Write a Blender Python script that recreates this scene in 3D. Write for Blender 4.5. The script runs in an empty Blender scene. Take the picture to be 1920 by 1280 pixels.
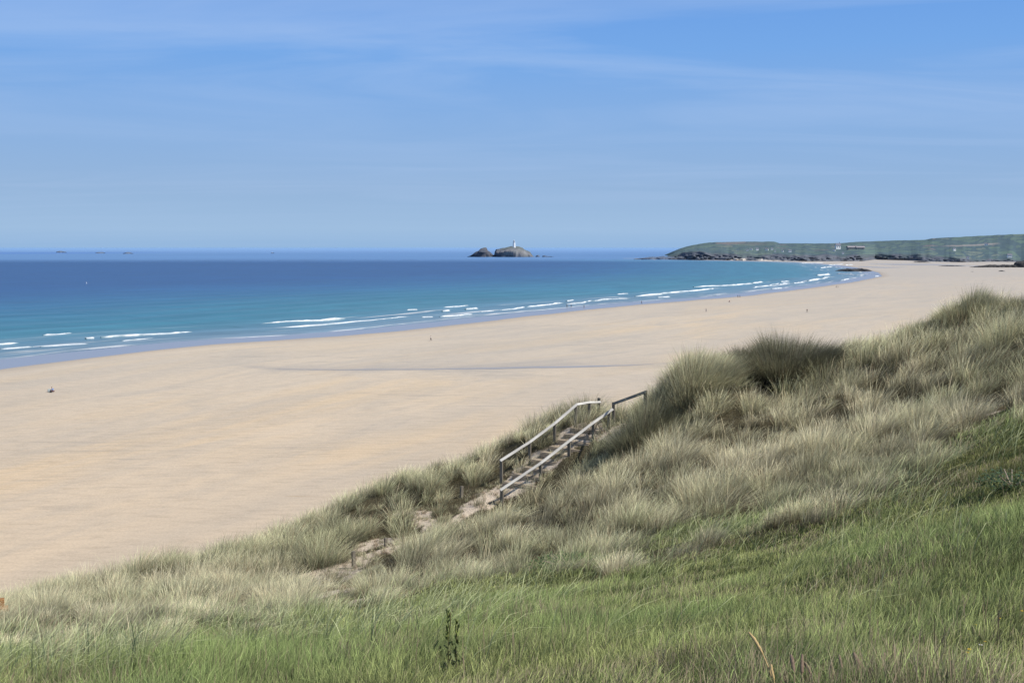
import bpy, bmesh, math, random
import numpy as np
from mathutils import Vector, Matrix

random.seed(7)
RNG = np.random.default_rng(11)
scene = bpy.context.scene
C = scene.collection

# ------------------------------------------------------------------ camera
H = 32.0
F = 2027.0
PX0, PY0, HORIZ = 960.0, 640.0, 464.0
PITCH = math.atan((PY0 - HORIZ) / F)
CP, SP = math.cos(PITCH), math.sin(PITCH)
cd = bpy.data.cameras.new('camera')
cd.sensor_width = 36.0
cd.lens = 36.0 * F / 1920.0
cd.clip_start = 0.1
cd.clip_end = 200000.0
cam = bpy.data.objects.new('camera', cd)
C.objects.link(cam)
cam.location = (0, 0, H)
cam.rotation_euler = (math.pi / 2 - PITCH, 0, 0)
scene.camera = cam
scene.view_settings.view_transform = 'Standard'
scene.view_settings.look = 'None'
scene.view_settings.exposure = 0
scene.cycles.max_bounces = 5
scene.cycles.transparent_max_bounces = 4
scene.cycles.use_denoising = True


def rays(px, py):
    px = np.asarray(px, float); py = np.asarray(py, float)
    x = (px - PX0) / F; u = (PY0 - py) / F
    return x, CP + u * SP, -SP + u * CP


def at(px, py, Y):
    x, y, z = rays(px, py)
    s = Y / y
    return np.stack([x * s, y * s, H + z * s], -1)


def atz(px, py, zz=0.0):
    x, y, z = rays(px, py)
    s = (zz - H) / z
    return np.stack([x * s, y * s, H + z * s], -1)


def project(P):
    d = P - np.array([0, 0, H])
    fw = d[..., 1] * CP - d[..., 2] * SP
    up = d[..., 1] * SP + d[..., 2] * CP
    fw = np.maximum(fw, 1e-3)
    return PX0 + F * d[..., 0] / fw, PY0 - F * up / fw


# ------------------------------------------------------------------ noise
def _hash(ix, iy, seed):
    n = (ix.astype(np.int64) * 374761393 + iy.astype(np.int64) * 668265263 + seed * 974634777) & 0x7fffffff
    n = ((n ^ (n >> 13)) * 1274126177) & 0x7fffffff
    n = n ^ (n >> 16)
    return (n & 0xffff) / 65535.0


def vnoise(x, y, seed=0):
    x = np.asarray(x, float); y = np.asarray(y, float)
    ix = np.floor(x); iy = np.floor(y)
    fx = x - ix; fy = y - iy
    fx = fx * fx * (3 - 2 * fx); fy = fy * fy * (3 - 2 * fy)
    a = _hash(ix, iy, seed); b = _hash(ix + 1, iy, seed)
    c = _hash(ix, iy + 1, seed); d = _hash(ix + 1, iy + 1, seed)
    return (a + (b - a) * fx) * (1 - fy) + (c + (d - c) * fx) * fy


def fbm(x, y, scale, seed=0, octs=3):
    t = 0; a = 1.0; n = 0
    for o in range(octs):
        t = t + a * vnoise(x / scale * 2 ** o + 17.3 * o, y / scale * 2 ** o - 9.1 * o, seed + o)
        n += a; a *= 0.5
    return t / n


def smooth(e0, e1, v):
    t = np.clip((v - e0) / (e1 - e0), 0, 1)
    return t * t * (3 - 2 * t)


def lin(r, g, b):
    f = lambda c: (c / 255 / 12.92) if c / 255 <= 0.04045 else ((c / 255 + 0.055) / 1.055) ** 2.4
    return np.array([f(r), f(g), f(b)])


# ------------------------------------------------------------------ objects
def tag(o, label=None, cat=None, group=None, kind=None):
    if label: o['label'] = label
    if cat: o['category'] = cat
    if group: o['group'] = group
    if kind: o['kind'] = kind
    return o


def empty(name, loc, label=None, cat=None, group=None):
    o = bpy.data.objects.new(name, None); C.objects.link(o)
    o.location = loc; o.empty_display_size = 0.2
    bpy.context.view_layer.update()
    return tag(o, label, cat, group)


def link_mesh(name, me, mat=None, parent=None):
    o = bpy.data.objects.new(name, me); C.objects.link(o)
    if mat: me.materials.append(mat)
    if parent: o.parent = parent
    return o


def np_mesh(name, V, faces=None, loops=None, sizes=None, smooth_shade=True):
    """V (n,3); faces (m,k) array of equal size, or loops + sizes."""
    me = bpy.data.meshes.new(name)
    V = np.ascontiguousarray(V, np.float32)
    if faces is not None:
        faces = np.asarray(faces, np.int32)
        sizes = np.full(len(faces), faces.shape[1], np.int32)
        loops = faces.ravel()
    starts = np.concatenate([[0], np.cumsum(sizes)[:-1]]).astype(np.int32)
    me.vertices.add(len(V)); me.vertices.foreach_set('co', V.ravel())
    me.loops.add(len(loops)); me.loops.foreach_set('vertex_index', np.ascontiguousarray(loops, np.int32))
    me.polygons.add(len(sizes)); me.polygons.foreach_set('loop_start', starts)
    if smooth_shade:
        me.polygons.foreach_set('use_smooth', np.ones(len(sizes), bool))
    me.update(calc_edges=True)
    me.validate()
    return me


def attr_col(me, name, col):
    a = me.attributes.new(name, 'FLOAT_COLOR', 'POINT')
    c = np.ones((len(col), 4), np.float32); c[:, :3] = col
    a.data.foreach_set('color', c.ravel())


def attr_vec(me, name, v):
    a = me.attributes.new(name, 'FLOAT_VECTOR', 'POINT')
    a.data.foreach_set('vector', np.ascontiguousarray(v, np.float32).ravel())


def attr_f(me, name, v):
    a = me.attributes.new(name, 'FLOAT', 'POINT')
    a.data.foreach_set('value', np.ascontiguousarray(v, np.float32))


def grid_faces(nr, nc):
    i = np.arange((nr - 1) * (nc - 1)); r = i // (nc - 1); c = i % (nc - 1)
    a = r * nc + c
    return np.stack([a, a + 1, a + nc + 1, a + nc], -1)


# ------------------------------------------------------------------ materials
class NT:
    def __init__(s, name):
        s.m = bpy.data.materials.new(name); s.m.use_nodes = True
        s.t = s.m.node_tree; s.t.nodes.clear()
        s.out = s.n('ShaderNodeOutputMaterial')

    def n(s, typ, **kw):
        nd = s.t.nodes.new(typ)
        for k, v in kw.items():
            if k.startswith('_'): setattr(nd, k[1:], v)
            else: nd.inputs[k.replace('__', ' ')].default_value = v
        return nd

    def l(s, a, b): s.t.links.new(a, b)

    def attr(s, name):
        return s.n('ShaderNodeAttribute', _attribute_name=name)

    def noise(s, vec, scale, detail=4, rough=0.55, dist=0.0):
        nd = s.n('ShaderNodeTexNoise', Scale=scale, Detail=detail, Roughness=rough, Distortion=dist)
        if vec is not None: s.l(vec, nd.inputs['Vector'])
        return nd.outputs['Fac']

    def ramp(s, fac, stops, interp='LINEAR'):
        nd = s.n('ShaderNodeValToRGB'); cr = nd.color_ramp; cr.interpolation = interp
        while len(cr.elements) < len(stops): cr.elements.new(0.5)
        for e, (p, c) in zip(cr.elements, stops):
            e.position = p
            e.color = (c, c, c, 1) if np.isscalar(c) else (*c, 1)
        s.l(fac, nd.inputs['Fac'])
        return nd.outputs['Color']

    def mix(s, fac, a, b, mode='MIX'):
        nd = s.n('ShaderNodeMix', _data_type='RGBA', _blend_type=mode)
        for sock, v in ((nd.inputs[0], fac), (nd.inputs[6], a), (nd.inputs[7], b)):
            if hasattr(v, 'links'): s.l(v, sock)
            elif np.isscalar(v): sock.default_value = v
            else: sock.default_value = (*v, 1)
        return nd.outputs[2]

    def math(s, op, a, b=0.0):
        nd = s.n('ShaderNodeMath', _operation=op)
        for i, v in enumerate((a, b)):
            if hasattr(v, 'links'): s.l(v, nd.inputs[i])
            else: nd.inputs[i].default_value = v
        return nd.outputs[0]

    def mapping(s, vec, scale=(1, 1, 1), rot=(0, 0, 0)):
        nd = s.n('ShaderNodeMapping'); nd.inputs['Scale'].default_value = scale
        nd.inputs['Rotation'].default_value = rot
        s.l(vec, nd.inputs['Vector'])
        return nd.outputs['Vector']

    def bump(s, h, strength, dist=0.1):
        nd = s.n('ShaderNodeBump', Strength=strength, Distance=dist)
        s.l(h, nd.inputs['Height'])
        return nd.outputs['Normal']

    def principled(s, col, rough=0.8, spec=0.3, normal=None):
        p = s.n('ShaderNodeBsdfPrincipled')
        for k, v in (('Base Color', col), ('Roughness', rough), ('Specular IOR Level', spec)):
            if hasattr(v, 'links'): s.l(v, p.inputs[k])
            elif np.isscalar(v): p.inputs[k].default_value = v
            else: p.inputs[k].default_value = (*v, 1)
        if normal is not None: s.l(normal, p.inputs['Normal'])
        s.l(p.outputs[0], s.out.inputs[0])
        return p


def simple_mat(name, col, rough=0.8, spec=0.3, var=0.25, scale=6.0, bump=0.0):
    t = NT(name)
    pos = t.n('ShaderNodeNewGeometry').outputs['Position']
    nz = t.noise(pos, scale)
    c = np.array(col, float)
    cc = t.ramp(nz, [(0.3, tuple(c * (1 - var))), (0.7, tuple(np.minimum(c * (1 + var), 1)))])
    t.principled(cc, rough, spec, t.bump(nz, bump, 0.02) if bump else None)
    return t.m


def blade_mat(name, transl=0.3, rough=0.5, spec=0.25, sun_tilt=0.55):
    t = NT(name)
    a = t.attr('col').outputs['Color']
    # shading normal bent up and toward the sun to brighten the flat ribbons
    g_ = t.n('ShaderNodeNewGeometry').outputs['Normal']
    nm = t.n('ShaderNodeMix', _data_type='VECTOR'); nm.inputs[0].default_value = sun_tilt
    t.l(g_, nm.inputs[4]); nm.inputs[5].default_value = (0.42, -0.30, 0.86)
    nn = t.n('ShaderNodeVectorMath', _operation='NORMALIZE'); t.l(nm.outputs[1], nn.inputs[0])
    p = t.principled(a, rough, spec, nn.outputs[0])
    tr = t.n('ShaderNodeBsdfTranslucent'); t.l(a, tr.inputs['Color'])
    mx = t.n('ShaderNodeMixShader', Fac=transl)
    t.l(p.outputs[0], mx.inputs[1]); t.l(tr.outputs[0], mx.inputs[2])
    t.l(mx.outputs[0], t.out.inputs[0])
    return t.m


def vcol_mat(name, rough=0.9, spec=0.1, nscale=0.05, var=0.25, bump=0.0, bdist=1.0):
    t = NT(name)
    a = t.attr('col').outputs['Color']
    pos = t.n('ShaderNodeNewGeometry').outputs['Position']
    nz = t.noise(pos, nscale, 6, 0.65)
    k = t.ramp(nz, [(0.3, 1 - var), (0.7, 1 + var)])
    c = t.mix(1.0, a, k, 'MULTIPLY')
    t.principled(c, rough, spec, t.bump(nz, bump, bdist) if bump else None)
    return t.m


# ------------------------------------------------------------------ sun and sky
SUN_AZ, SUN_EL = math.radians(110), math.radians(50)
sl = bpy.data.lights.new('sun', 'SUN'); sl.energy = 4.3; sl.angle = math.radians(0.53)
sl.color = (1.0, 0.95, 0.87)
so = bpy.data.objects.new('sun', sl); C.objects.link(so)
sdir = Vector((math.sin(SUN_AZ) * math.cos(SUN_EL), math.cos(SUN_AZ) * math.cos(SUN_EL), math.sin(SUN_EL)))
so.rotation_euler = sdir.to_track_quat('Z', 'Y').to_euler()
so.location = (60, -20, 90)

w = bpy.data.worlds.new('World'); scene.world = w; w.use_nodes = True
wt = w.node_tree; wt.nodes.clear()


def wn(typ, **kw):
    nd = wt.nodes.new(typ)
    for k, v in kw.items():
        if k.startswith('_'): setattr(nd, k[1:], v)
        else: nd.inputs[k.replace('__', ' ')].default_value = v
    return nd


def wmath(op, a, b=0.0):
    nd = wn('ShaderNodeMath', _operation=op)
    for i, v in enumerate((a, b)):
        if hasattr(v, 'links'): wt.links.new(v, nd.inputs[i])
        else: nd.inputs[i].default_value = v
    return nd.outputs[0]


def wramp(fac, stops):
    nd = wn('ShaderNodeValToRGB'); cr = nd.color_ramp
    while len(cr.elements) < len(stops): cr.elements.new(0.5)
    for e, (p, c) in zip(cr.elements, stops):
        e.position = p; e.color = (c, c, c, 1) if np.isscalar(c) else (*c, 1)
    wt.links.new(fac, nd.inputs['Fac'])
    return nd.outputs['Color']


def wmix(fac, a, b, mode='MIX'):
    nd = wn('ShaderNodeMix', _data_type='RGBA', _blend_type=mode)
    for sock, v in ((nd.inputs[0], fac), (nd.inputs[6], a), (nd.inputs[7], b)):
        if hasattr(v, 'links'): wt.links.new(v, sock)
        elif np.isscalar(v): sock.default_value = v
        else: sock.default_value = (*v, 1)
    return nd.outputs[2]


SKY_K = 0.10
sky = wn('ShaderNodeTexSky', _sky_type='NISHITA', _sun_disc=False, _sun_elevation=SUN_EL, _sun_rotation=SUN_AZ,
         _air_density=1.0, _dust_density=0.6, _ozone_density=2.0)
tc = wn('ShaderNodeTexCoord')
nrm = wn('ShaderNodeVectorMath', _operation='NORMALIZE'); wt.links.new(tc.outputs['Generated'], nrm.inputs[0])
sep = wn('ShaderNodeSeparateXYZ'); wt.links.new(nrm.outputs[0], sep.inputs[0])
zz = sep.outputs['Z']
# low hazy sky: colours by elevation, as radiance at background strength SKY_K
K = 1.0 / SKY_K
g = wramp(wmath('MULTIPLY', wmath('MAXIMUM', zz, 0.0), 3.0), [
    (0.0, tuple(lin(150, 182, 221))), (0.05, tuple(lin(161, 189, 223))), (0.16, tuple(lin(152, 181, 219))),
    (0.34, tuple(lin(139, 176, 226))), (0.52, tuple(lin(120, 168, 231))), (0.72, tuple(lin(106, 156, 228))),
    (1.0, tuple(lin(84, 134, 212)))])
gk = wmix(1.0, g, (K * 0.97, K * 1.01, K), 'MULTIPLY')
hi = wramp(zz, [(0.20, 0.0), (0.55, 1.0)])
base = wmix(hi, gk, sky.outputs[0])
# thin cirrus streaks on a high flat layer
den = wmath('ADD', wmath('MAXIMUM', zz, 0.0), 0.05)
cx = wmath('DIVIDE', sep.outputs['X'], den); cy = wmath('DIVIDE', sep.outputs['Y'], den)
cv = wn('ShaderNodeCombineXYZ'); wt.links.new(cx, cv.inputs[0]); wt.links.new(cy, cv.inputs[1])
mp = wn('ShaderNodeMapping'); mp.inputs['Scale'].default_value = (0.32, 0.75, 1); mp.inputs['Rotation'].default_value = (0, 0, 0.25); mp.inputs['Location'].default_value = (2.3, 0.6, 0)
wt.links.new(cv.outputs[0], mp.inputs['Vector'])
n1 = wn('ShaderNodeTexNoise', Scale=1.0, Detail=7, Roughness=0.55, Distortion=1.1); wt.links.new(mp.outputs[0], n1.inputs['Vector'])
mp2 = wn('ShaderNodeMapping'); mp2.inputs['Scale'].default_value = (0.12, 0.3, 1); mp2.inputs['Location'].default_value = (3.1, 1.7, 0)
wt.links.new(cv.outputs[0], mp2.inputs['Vector'])
n2 = wn('ShaderNodeTexNoise', Scale=1.0, Detail=3, Roughness=0.5); wt.links.new(mp2.outputs[0], n2.inputs['Vector'])
m1 = wramp(n1.outputs['Fac'], [(0.41, 0.0), (0.68, 1.0)])
m2 = wramp(n2.outputs['Fac'], [(0.32, 0.25), (0.62, 1.0)])
cm = wmath('MULTIPLY', wmath('MULTIPLY', m1, m2), 0.48)
fade = wramp(zz, [(0.02, 0.15), (0.12, 0.8), (0.2, 1.25)])
cm = wmath('MULTIPLY', cm, fade)
cl = tuple(lin(182, 205, 240) * K)
skyc = wmix(cm, base, cl)
bg = wn('ShaderNodeBackground', Strength=SKY_K); wt.links.new(skyc, bg.inputs['Color'])
wo = wn('ShaderNodeOutputWorld'); wt.links.new(bg.outputs[0], wo.inputs['Surface'])

# ------------------------------------------------------------------ shoreline (edge of the dry sand)
SH = [(0, 693), (100, 679), (200, 667), (300, 656), (400, 646), (520, 638), (640, 630), (760, 620), (880, 606), (1000, 592), (1100, 581),
      (1200, 571), (1300, 563), (1400, 555), (1520, 540), (1600, 529), (1655, 518), (1648, 511), (1615, 503), (1570, 496.5), (1500, 491.5),
      (1400, 489.2), (1300, 487.5), (1255, 486.5)]
S = np.array([atz(px, py)[:2] for px, py in SH])
d0 = S[0] - S[2]; d0 /= np.linalg.norm(d0)
S = np.vstack([S[0] + d0 * 900, S[0] + d0 * 300, S])


def shore(xy):
    """signed distance (sea positive) and arc length along the shore"""
    x = xy[:, 0]; y = xy[:, 1]
    best = np.full(len(xy), 1e18); dd = np.zeros(len(xy)); ss = np.zeros(len(xy)); acc = 0.0
    for i in range(len(S) - 1):
        a, b = S[i], S[i + 1]; e = b - a; L = np.hypot(*e); e = e / L
        px = x - a[0]; py = y - a[1]
        t = np.clip(px * e[0] + py * e[1], 0, L)
        q2 = (px - t * e[0]) ** 2 + (py - t * e[1]) ** 2
        side = e[0] * py - e[1] * px
        m = q2 < best
        best[m] = q2[m]
        dd[m] = np.sqrt(q2[m]) * np.sign(side[m]); ss[m] = acc + t[m]
        acc += L
    return dd, ss


def beach_z(d, s):
    z = np.where(d < 0, np.minimum(-d * 0.002, 0.3), -0.005 * d)
    z = z - np.maximum(d - 20, 0) * 0.03
    wob = (fbm(s, d, 26, 5, 2) - 0.5) * 0.09 * smooth(-5, 8, d)
    return np.maximum(z + wob, -6)


SEA_Z = -0.10

# ------------------------------------------------------------------ beach
rows = np.concatenate([np.arange(484.5, 520, 0.7), np.arange(520, 760, 1.3), np.arange(760, 1500, 5.0)])
cols = np.arange(-700, 2700, 7.0)
PXg, PYg = np.meshgrid(cols, rows)
Vb = atz(PXg.ravel(), PYg.ravel())
db, sb = shore(Vb[:, :2])
Vb[:, 2] = beach_z(db, sb)
# hide under the sea beyond the shallows
me = np_mesh('beach', Vb, grid_faces(len(rows), len(cols)))
CHX = [420, 470, 520, 640, 800, 950, 1080, 1180, 1260]; CHY = [683, 688.5, 693, 694.5, 693.5, 691.5, 689, 686.5, 682]
qx_, qy_ = PXg.ravel(), PYg.ravel(); cl_y = np.interp(qx_, CHX, CHY)
endf = smooth(380, 520, qx_) * (1 - smooth(1190, 1290, qx_))
above = cl_y - qy_
dampc = endf * np.where(above > 0, np.exp(-above / (5 + 14 * smooth(600, 1000, qx_))), np.exp(above / 3.0)) * 0.85
attr_vec(me, 'shore', np.stack([sb, db, dampc], -1))
t = NT('beach_sand')
sh = t.attr('shore').outputs['Vector']
sep_ = t.n('ShaderNodeSeparateXYZ'); t.l(sh, sep_.inputs[0]); dsock = sep_.outputs['Y']
pos = t.n('ShaderNodeNewGeometry').outputs['Position']
sepp = t.n('ShaderNodeSeparateXYZ'); t.l(pos, sepp.inputs[0])
big = t.noise(t.mapping(sh, (0.0055, 0.024, 0)), 1.0, 5, 0.62, 0.9)
mid = t.noise(t.mapping(sh, (0.018, 0.085, 0)), 1.0, 7, 0.68, 0.8)
fine = t.noise(t.mapping(pos, (0.25, 0.9, 1), (0, 0, 0.05)), 1.0, 5, 0.7)
pebl = t.noise(pos, 3.0, 4, 0.7)
warm = tuple(np.array((0.590, 0.475, 0.345)))
pale = tuple(np.array((0.570, 0.480, 0.380)))
grey = tuple(np.array((0.450, 0.400, 0.345)))
c = t.mix(t.ramp(big, [(0.40, 0.0), (0.55, 1.0)]), warm, pale)
big2 = t.noise(t.mapping(sh, (0.004, 0.013, 0), (0, 0, 0.1)), 1.0, 4, 0.6, 0.5)
c = t.mix(t.math('MULTIPLY', t.ramp(big2, [(0.42, 0.0), (0.60, 1.0)]), 0.4), c, grey)
c = t.mix(t.math('MULTIPLY', t.ramp(mid, [(0.42, 0.0), (0.7, 1.0)]), 0.85), c, grey)
streak = t.ramp(fine, [(0.28, 0.80), (0.5, 1.0), (0.75, 1.07)])
c = t.mix(0.8, c, streak, 'MULTIPLY')
# thin dark drainage streaks
dr = t.noise(t.mapping(pos, (0.022, 0.16, 1), (0, 0, -0.1)), 1.0, 7, 0.6, 2.2)
drm = t.ramp(dr, [(0.56, 0.0), (0.68, 1.0)])
zone = t.ramp(t.noise(t.mapping(pos, (0.010, 0.022, 1)), 1.0, 3, 0.5), [(0.48, 0.0), (0.62, 1.0)])
c = t.mix(t.math('MULTIPLY', t.math('MULTIPLY', drm, zone), 0.7), c, (0.29, 0.27, 0.25))
mk_ = t.ramp(t.noise(t.mapping(pos, (0.10, 0.9, 1), (0, 0, 0.1)), 1.0, 3, 0.5, 0.6), [(0.735, 0.0), (0.77, 1.0)])
c = t.mix(t.math('MULTIPLY', mk_, 0.5), c, (0.33, 0.24, 0.15))
chan = t.n('ShaderNodeSeparateXYZ'); t.l(t.attr('shore').outputs['Vector'], chan.inputs[0])
c = t.mix(t.math('MULTIPLY', chan.outputs['Z'], t.ramp(mid, [(0.25, 0.35), (0.6, 1.0)])), c, (0.335, 0.315, 0.30))
c = t.mix(0.5, c, t.ramp(pebl, [(0.25, 0.72), (0.7, 1.15)]), 'MULTIPLY')
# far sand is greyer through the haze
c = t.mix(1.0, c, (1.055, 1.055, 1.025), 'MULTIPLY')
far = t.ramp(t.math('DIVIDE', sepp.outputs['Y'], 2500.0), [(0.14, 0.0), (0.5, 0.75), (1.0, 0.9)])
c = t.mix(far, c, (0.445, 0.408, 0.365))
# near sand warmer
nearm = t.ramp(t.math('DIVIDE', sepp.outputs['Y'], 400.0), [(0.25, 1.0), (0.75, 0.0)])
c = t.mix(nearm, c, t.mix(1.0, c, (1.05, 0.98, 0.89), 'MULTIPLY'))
# damp and wet sand next to the water
wob = t.noise(t.mapping(sh, (0.02, 0.05, 1)), 1.0, 4)
dw = t.math('ADD', dsock, t.math('MULTIPLY', t.math('SUBTRACT', wob, 0.5), 8.0))
damp = t.ramp(t.math('DIVIDE', t.math('ADD', dw, 40.0), 60.0), [(0.50, 0.0), (0.69, 0.55)])
c = t.mix(damp, c, (0.33, 0.27, 0.21))
wet = t.ramp(t.math('DIVIDE', t.math('ADD', dw, 10.0), 20.0), [(0.46, 0.0), (0.56, 1.0)])
c = t.mix(wet, c, (0.285, 0.290, 0.320))
rough = t.math('SUBTRACT', 0.9, t.math('MULTIPLY', wet, 0.62))
spec = t.math('ADD', 0.1, t.math('MULTIPLY', wet, 0.5))
bh = t.math('ADD', t.math('MULTIPLY', fine, 1.0), t.math('MULTIPLY', pebl, 0.4))
bn = t.n('ShaderNodeBump', Distance=0.25)
t.l(t.math('MULTIPLY', t.math('SUBTRACT', 1.0, wet), 0.35), bn.inputs['Strength']); t.l(bh, bn.inputs['Height'])
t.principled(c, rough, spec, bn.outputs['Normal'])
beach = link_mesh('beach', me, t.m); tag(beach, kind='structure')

# ------------------------------------------------------------------ sea
rows = np.concatenate([464.0 + np.geomspace(0.55, 24, 90), np.arange(488.4, 740, 0.55)])
cols = np.arange(-900, 2500, 8.0)
PXg, PYg = np.meshgrid(cols, rows)
Vs = atz(PXg.ravel(), PYg.ravel(), SEA_Z)
ds, ss_ = shore(Vs[:, :2])
Ys = Vs[:, 1]
nz = fbm(ss_, ds, 60, 31, 3) - 0.5
swell = np.sin(2 * np.pi * (ds + nz * 34) / 34.0)
env = smooth(18, 60, ds) * (1 - smooth(140, 420, ds))
Vs[:, 2] = SEA_Z + 0.30 * env * swell * (0.4 + fbm(ss_, ds, 90, 77, 2))
dk = np.array([-1e4, 18, 40, 62, 85, 120, 200, 300, 380, 520, 900, 1e6])
ck = np.array([lin(150, 163, 184), lin(150, 163, 184), lin(128, 156, 178), lin(112, 150, 175), lin(86, 144, 166), lin(70, 138, 162), lin(64, 130, 162),
               lin(48, 112, 160), lin(36, 95, 154), lin(24, 79, 146), lin(22, 75, 143), lin(22, 75, 143)])
dmod = ds + (fbm(ss_, ds, 150, 91, 3) - 0.5) * 70 * smooth(40, 150, ds)
col = np.stack([np.interp(dmod, dk, ck[:, i]) for i in range(3)], -1)
col = col * np.array((0.62, 0.70, 0.62))
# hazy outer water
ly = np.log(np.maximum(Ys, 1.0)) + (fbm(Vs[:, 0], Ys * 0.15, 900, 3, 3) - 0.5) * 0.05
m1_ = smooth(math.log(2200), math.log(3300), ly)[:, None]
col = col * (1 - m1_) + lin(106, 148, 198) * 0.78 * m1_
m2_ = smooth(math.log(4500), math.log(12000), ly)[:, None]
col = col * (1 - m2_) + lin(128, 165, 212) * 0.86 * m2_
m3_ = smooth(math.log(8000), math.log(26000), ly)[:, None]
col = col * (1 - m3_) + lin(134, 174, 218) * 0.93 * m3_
# dark reef streak far out on the left
rf = smooth(5000, 5600, Ys) * (1 - smooth(7300, 7900, Ys)) * (1 - smooth(-2600, -1900, Vs[:, 0] + 0.0 * Ys))
col = col * (1 - 0.75 * rf[:, None]) + lin(82, 122, 184) * 0.75 * rf[:, None]
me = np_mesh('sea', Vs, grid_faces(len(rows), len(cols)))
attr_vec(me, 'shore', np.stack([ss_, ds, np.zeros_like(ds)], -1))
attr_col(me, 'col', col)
t = NT('sea_water')
sh = t.attr('shore').outputs['Vector']; a = t.attr('col').outputs['Color']
sep_ = t.n('ShaderNodeSeparateXYZ'); t.l(sh, sep_.inputs[0]); dsock = sep_.outputs['Y']
pos = t.n('ShaderNodeNewGeometry').outputs['Position']
r1 = t.noise(t.mapping(sh, (0.012, 0.06, 1)), 1.0, 6, 0.65, 0.5)
r2 = t.noise(t.mapping(pos, (0.04, 0.10, 1), (0, 0, 0.1)), 1.0, 5, 0.7)
r3 = t.noise(t.mapping(pos, (0.0010, 0.008, 1), (0, 0, 0.05)), 1.0, 5, 0.6)
c = t.mix(1.0, a, t.ramp(r1, [(0.3, 0.80), (0.7, 1.17)]), 'MULTIPLY')
c = t.mix(0.7, c, t.ramp(r2, [(0.3, 0.78), (0.7, 1.2)]), 'MULTIPLY')
c = t.mix(0.6, c, t.ramp(r3, [(0.3, 0.82), (0.7, 1.14)]), 'MULTIPLY')
# thin foam lines that run along the shore
sw = t.noise(t.mapping(sh, (0.012, 0.03, 1)), 1.0, 5, 0.6)
dq = t.math('ADD', dsock, t.math('MULTIPLY', t.math('SUBTRACT', sw, 0.5), 26.0))
fl = t.noise(t.mapping(sh, (0.010, 0.16, 1)), 1.0, 4, 0.6, 0.4)
band = t.ramp(t.math('DIVIDE', dq, 150.0), [(0.12, 0.0), (0.2, 1.0), (0.42, 1.0), (0.60, 0.0)])
foam1 = t.math('MULTIPLY', t.ramp(fl, [(0.585, 0.0), (0.67, 1.0)]), band)
edge = t.ramp(t.math('DIVIDE', dq, 60.0), [(0.33, 0.0), (0.355, 1.0), (0.375, 1.0), (0.41, 0.0)])
gaps = t.ramp(t.noise(t.mapping(sh, (0.03, 0.02, 1)), 1.0, 4), [(0.42, 0.0), (0.55, 1.0)])
foam2 = t.math('MULTIPLY', edge, gaps)
foam = t.math('MINIMUM', t.math('ADD', t.math('MULTIPLY', foam1, 0.8), t.math('MULTIPLY', foam2, 0.8)), 1.0)
c = t.mix(foam, c, (0.72, 0.73, 0.74))
bh = t.math('ADD', r2, t.math('MULTIPLY', r1, 1.5))
rough = t.math('ADD', 0.32, t.math('MULTIPLY', foam, 0.5))
t.principled(c, rough, 0.22, t.bump(bh, 0.25, 0.6))
sea = link_mesh('sea', me, t.m); tag(sea, kind='structure')

# ------------------------------------------------------------------ breakers
foam_m = vcol_mat('breaker_foam', 0.7, 0.2, 0.5, 0.15)


def polyw(pts, n):
    P = np.array([atz(px, py, SEA_Z)[:2] for px, py in pts])
    L = np.concatenate([[0], np.cumsum(np.hypot(*np.diff(P, axis=0).T))])
    s = np.linspace(0, L[-1], n)
    return np.stack([np.interp(s, L, P[:, i]) for i in range(2)], -1), s, L[-1]


def breaker(pts, hpx, seed):
    P, s, L = polyw(pts, max(14, int(len(pts) * 16)))
    n = len(P)
    Ym = P[:, 1].mean()
    h = 0.45 * hpx * Ym / F
    e = np.gradient(P, axis=0); e /= np.linalg.norm(e, axis=1)[:, None]
    nrm_ = np.stack([e[:, 1], -e[:, 0]], -1)          # towards the beach
    u = s / L
    tap = np.minimum(1, np.minimum(u, 1 - u) * 7 + 0.12)
    tap = tap * (0.25 + 1.3 * fbm(s, s * 0 + seed * 5.0, max(L / 9, 4), seed, 4))
    wig = (fbm(s, s * 0 + 3.3 + seed, max(L / 6, 6), seed + 9, 3) - 0.5) * min(9.0, L * 0.05)
    # shore-side apron, foot, face, crest, back, toe
    prof = [(2.3, -0.35, 0), (1.7, 0.06, .9), (1.1, 0.36, 1), (0.6, 0.80, .95), (0.2, 1.0, .55), (-0.4, 0.9, .12), (-1.2, 0.4, 0), (-2.0, -0.35, 0)]
    k = max(h, 0.45)
    V = []; cc = []
    wcol = np.array((0.10, 0.21, 0.26)); fcol = np.array((0.80, 0.82, 0.83))
    for j, (o, zf, fm) in enumerate(prof):
        off = wig + o * k * 1.05 * (0.4 + 0.6 * tap) + (fbm(s, s * 0 + j * 7.0, 3.0, seed + 20 + j, 2) - 0.5) * k * 1.2
        z = SEA_Z + np.where(zf > 0, zf * h * tap, zf * 0.8) + (0.10 if zf > 0 else -0.15)
        V.append(np.concatenate([P + nrm_ * off[:, None], np.broadcast_to(z, (n,))[:, None]], 1))
        f_ = np.clip(fm * (-0.1 + 1.9 * fbm(s, s * 0 + j * 2.0 + seed, max(L / 14, 2.5), seed + 40, 4)) * np.minimum(1, np.minimum(u, 1 - u) * 9 + 0.15), 0, 1)[:, None]
        cc.append(wcol * (1 - f_) + fcol * f_)
    V = np.array(V).reshape(-1, 3)
    me = np_mesh('breaking_wave', V, grid_faces(len(prof), n))
    attr_col(me, 'col', np.array(cc).reshape(-1, 3))
    o = link_mesh('breaking_wave', me, foam_m)
    tag(o, kind='structure')


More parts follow.
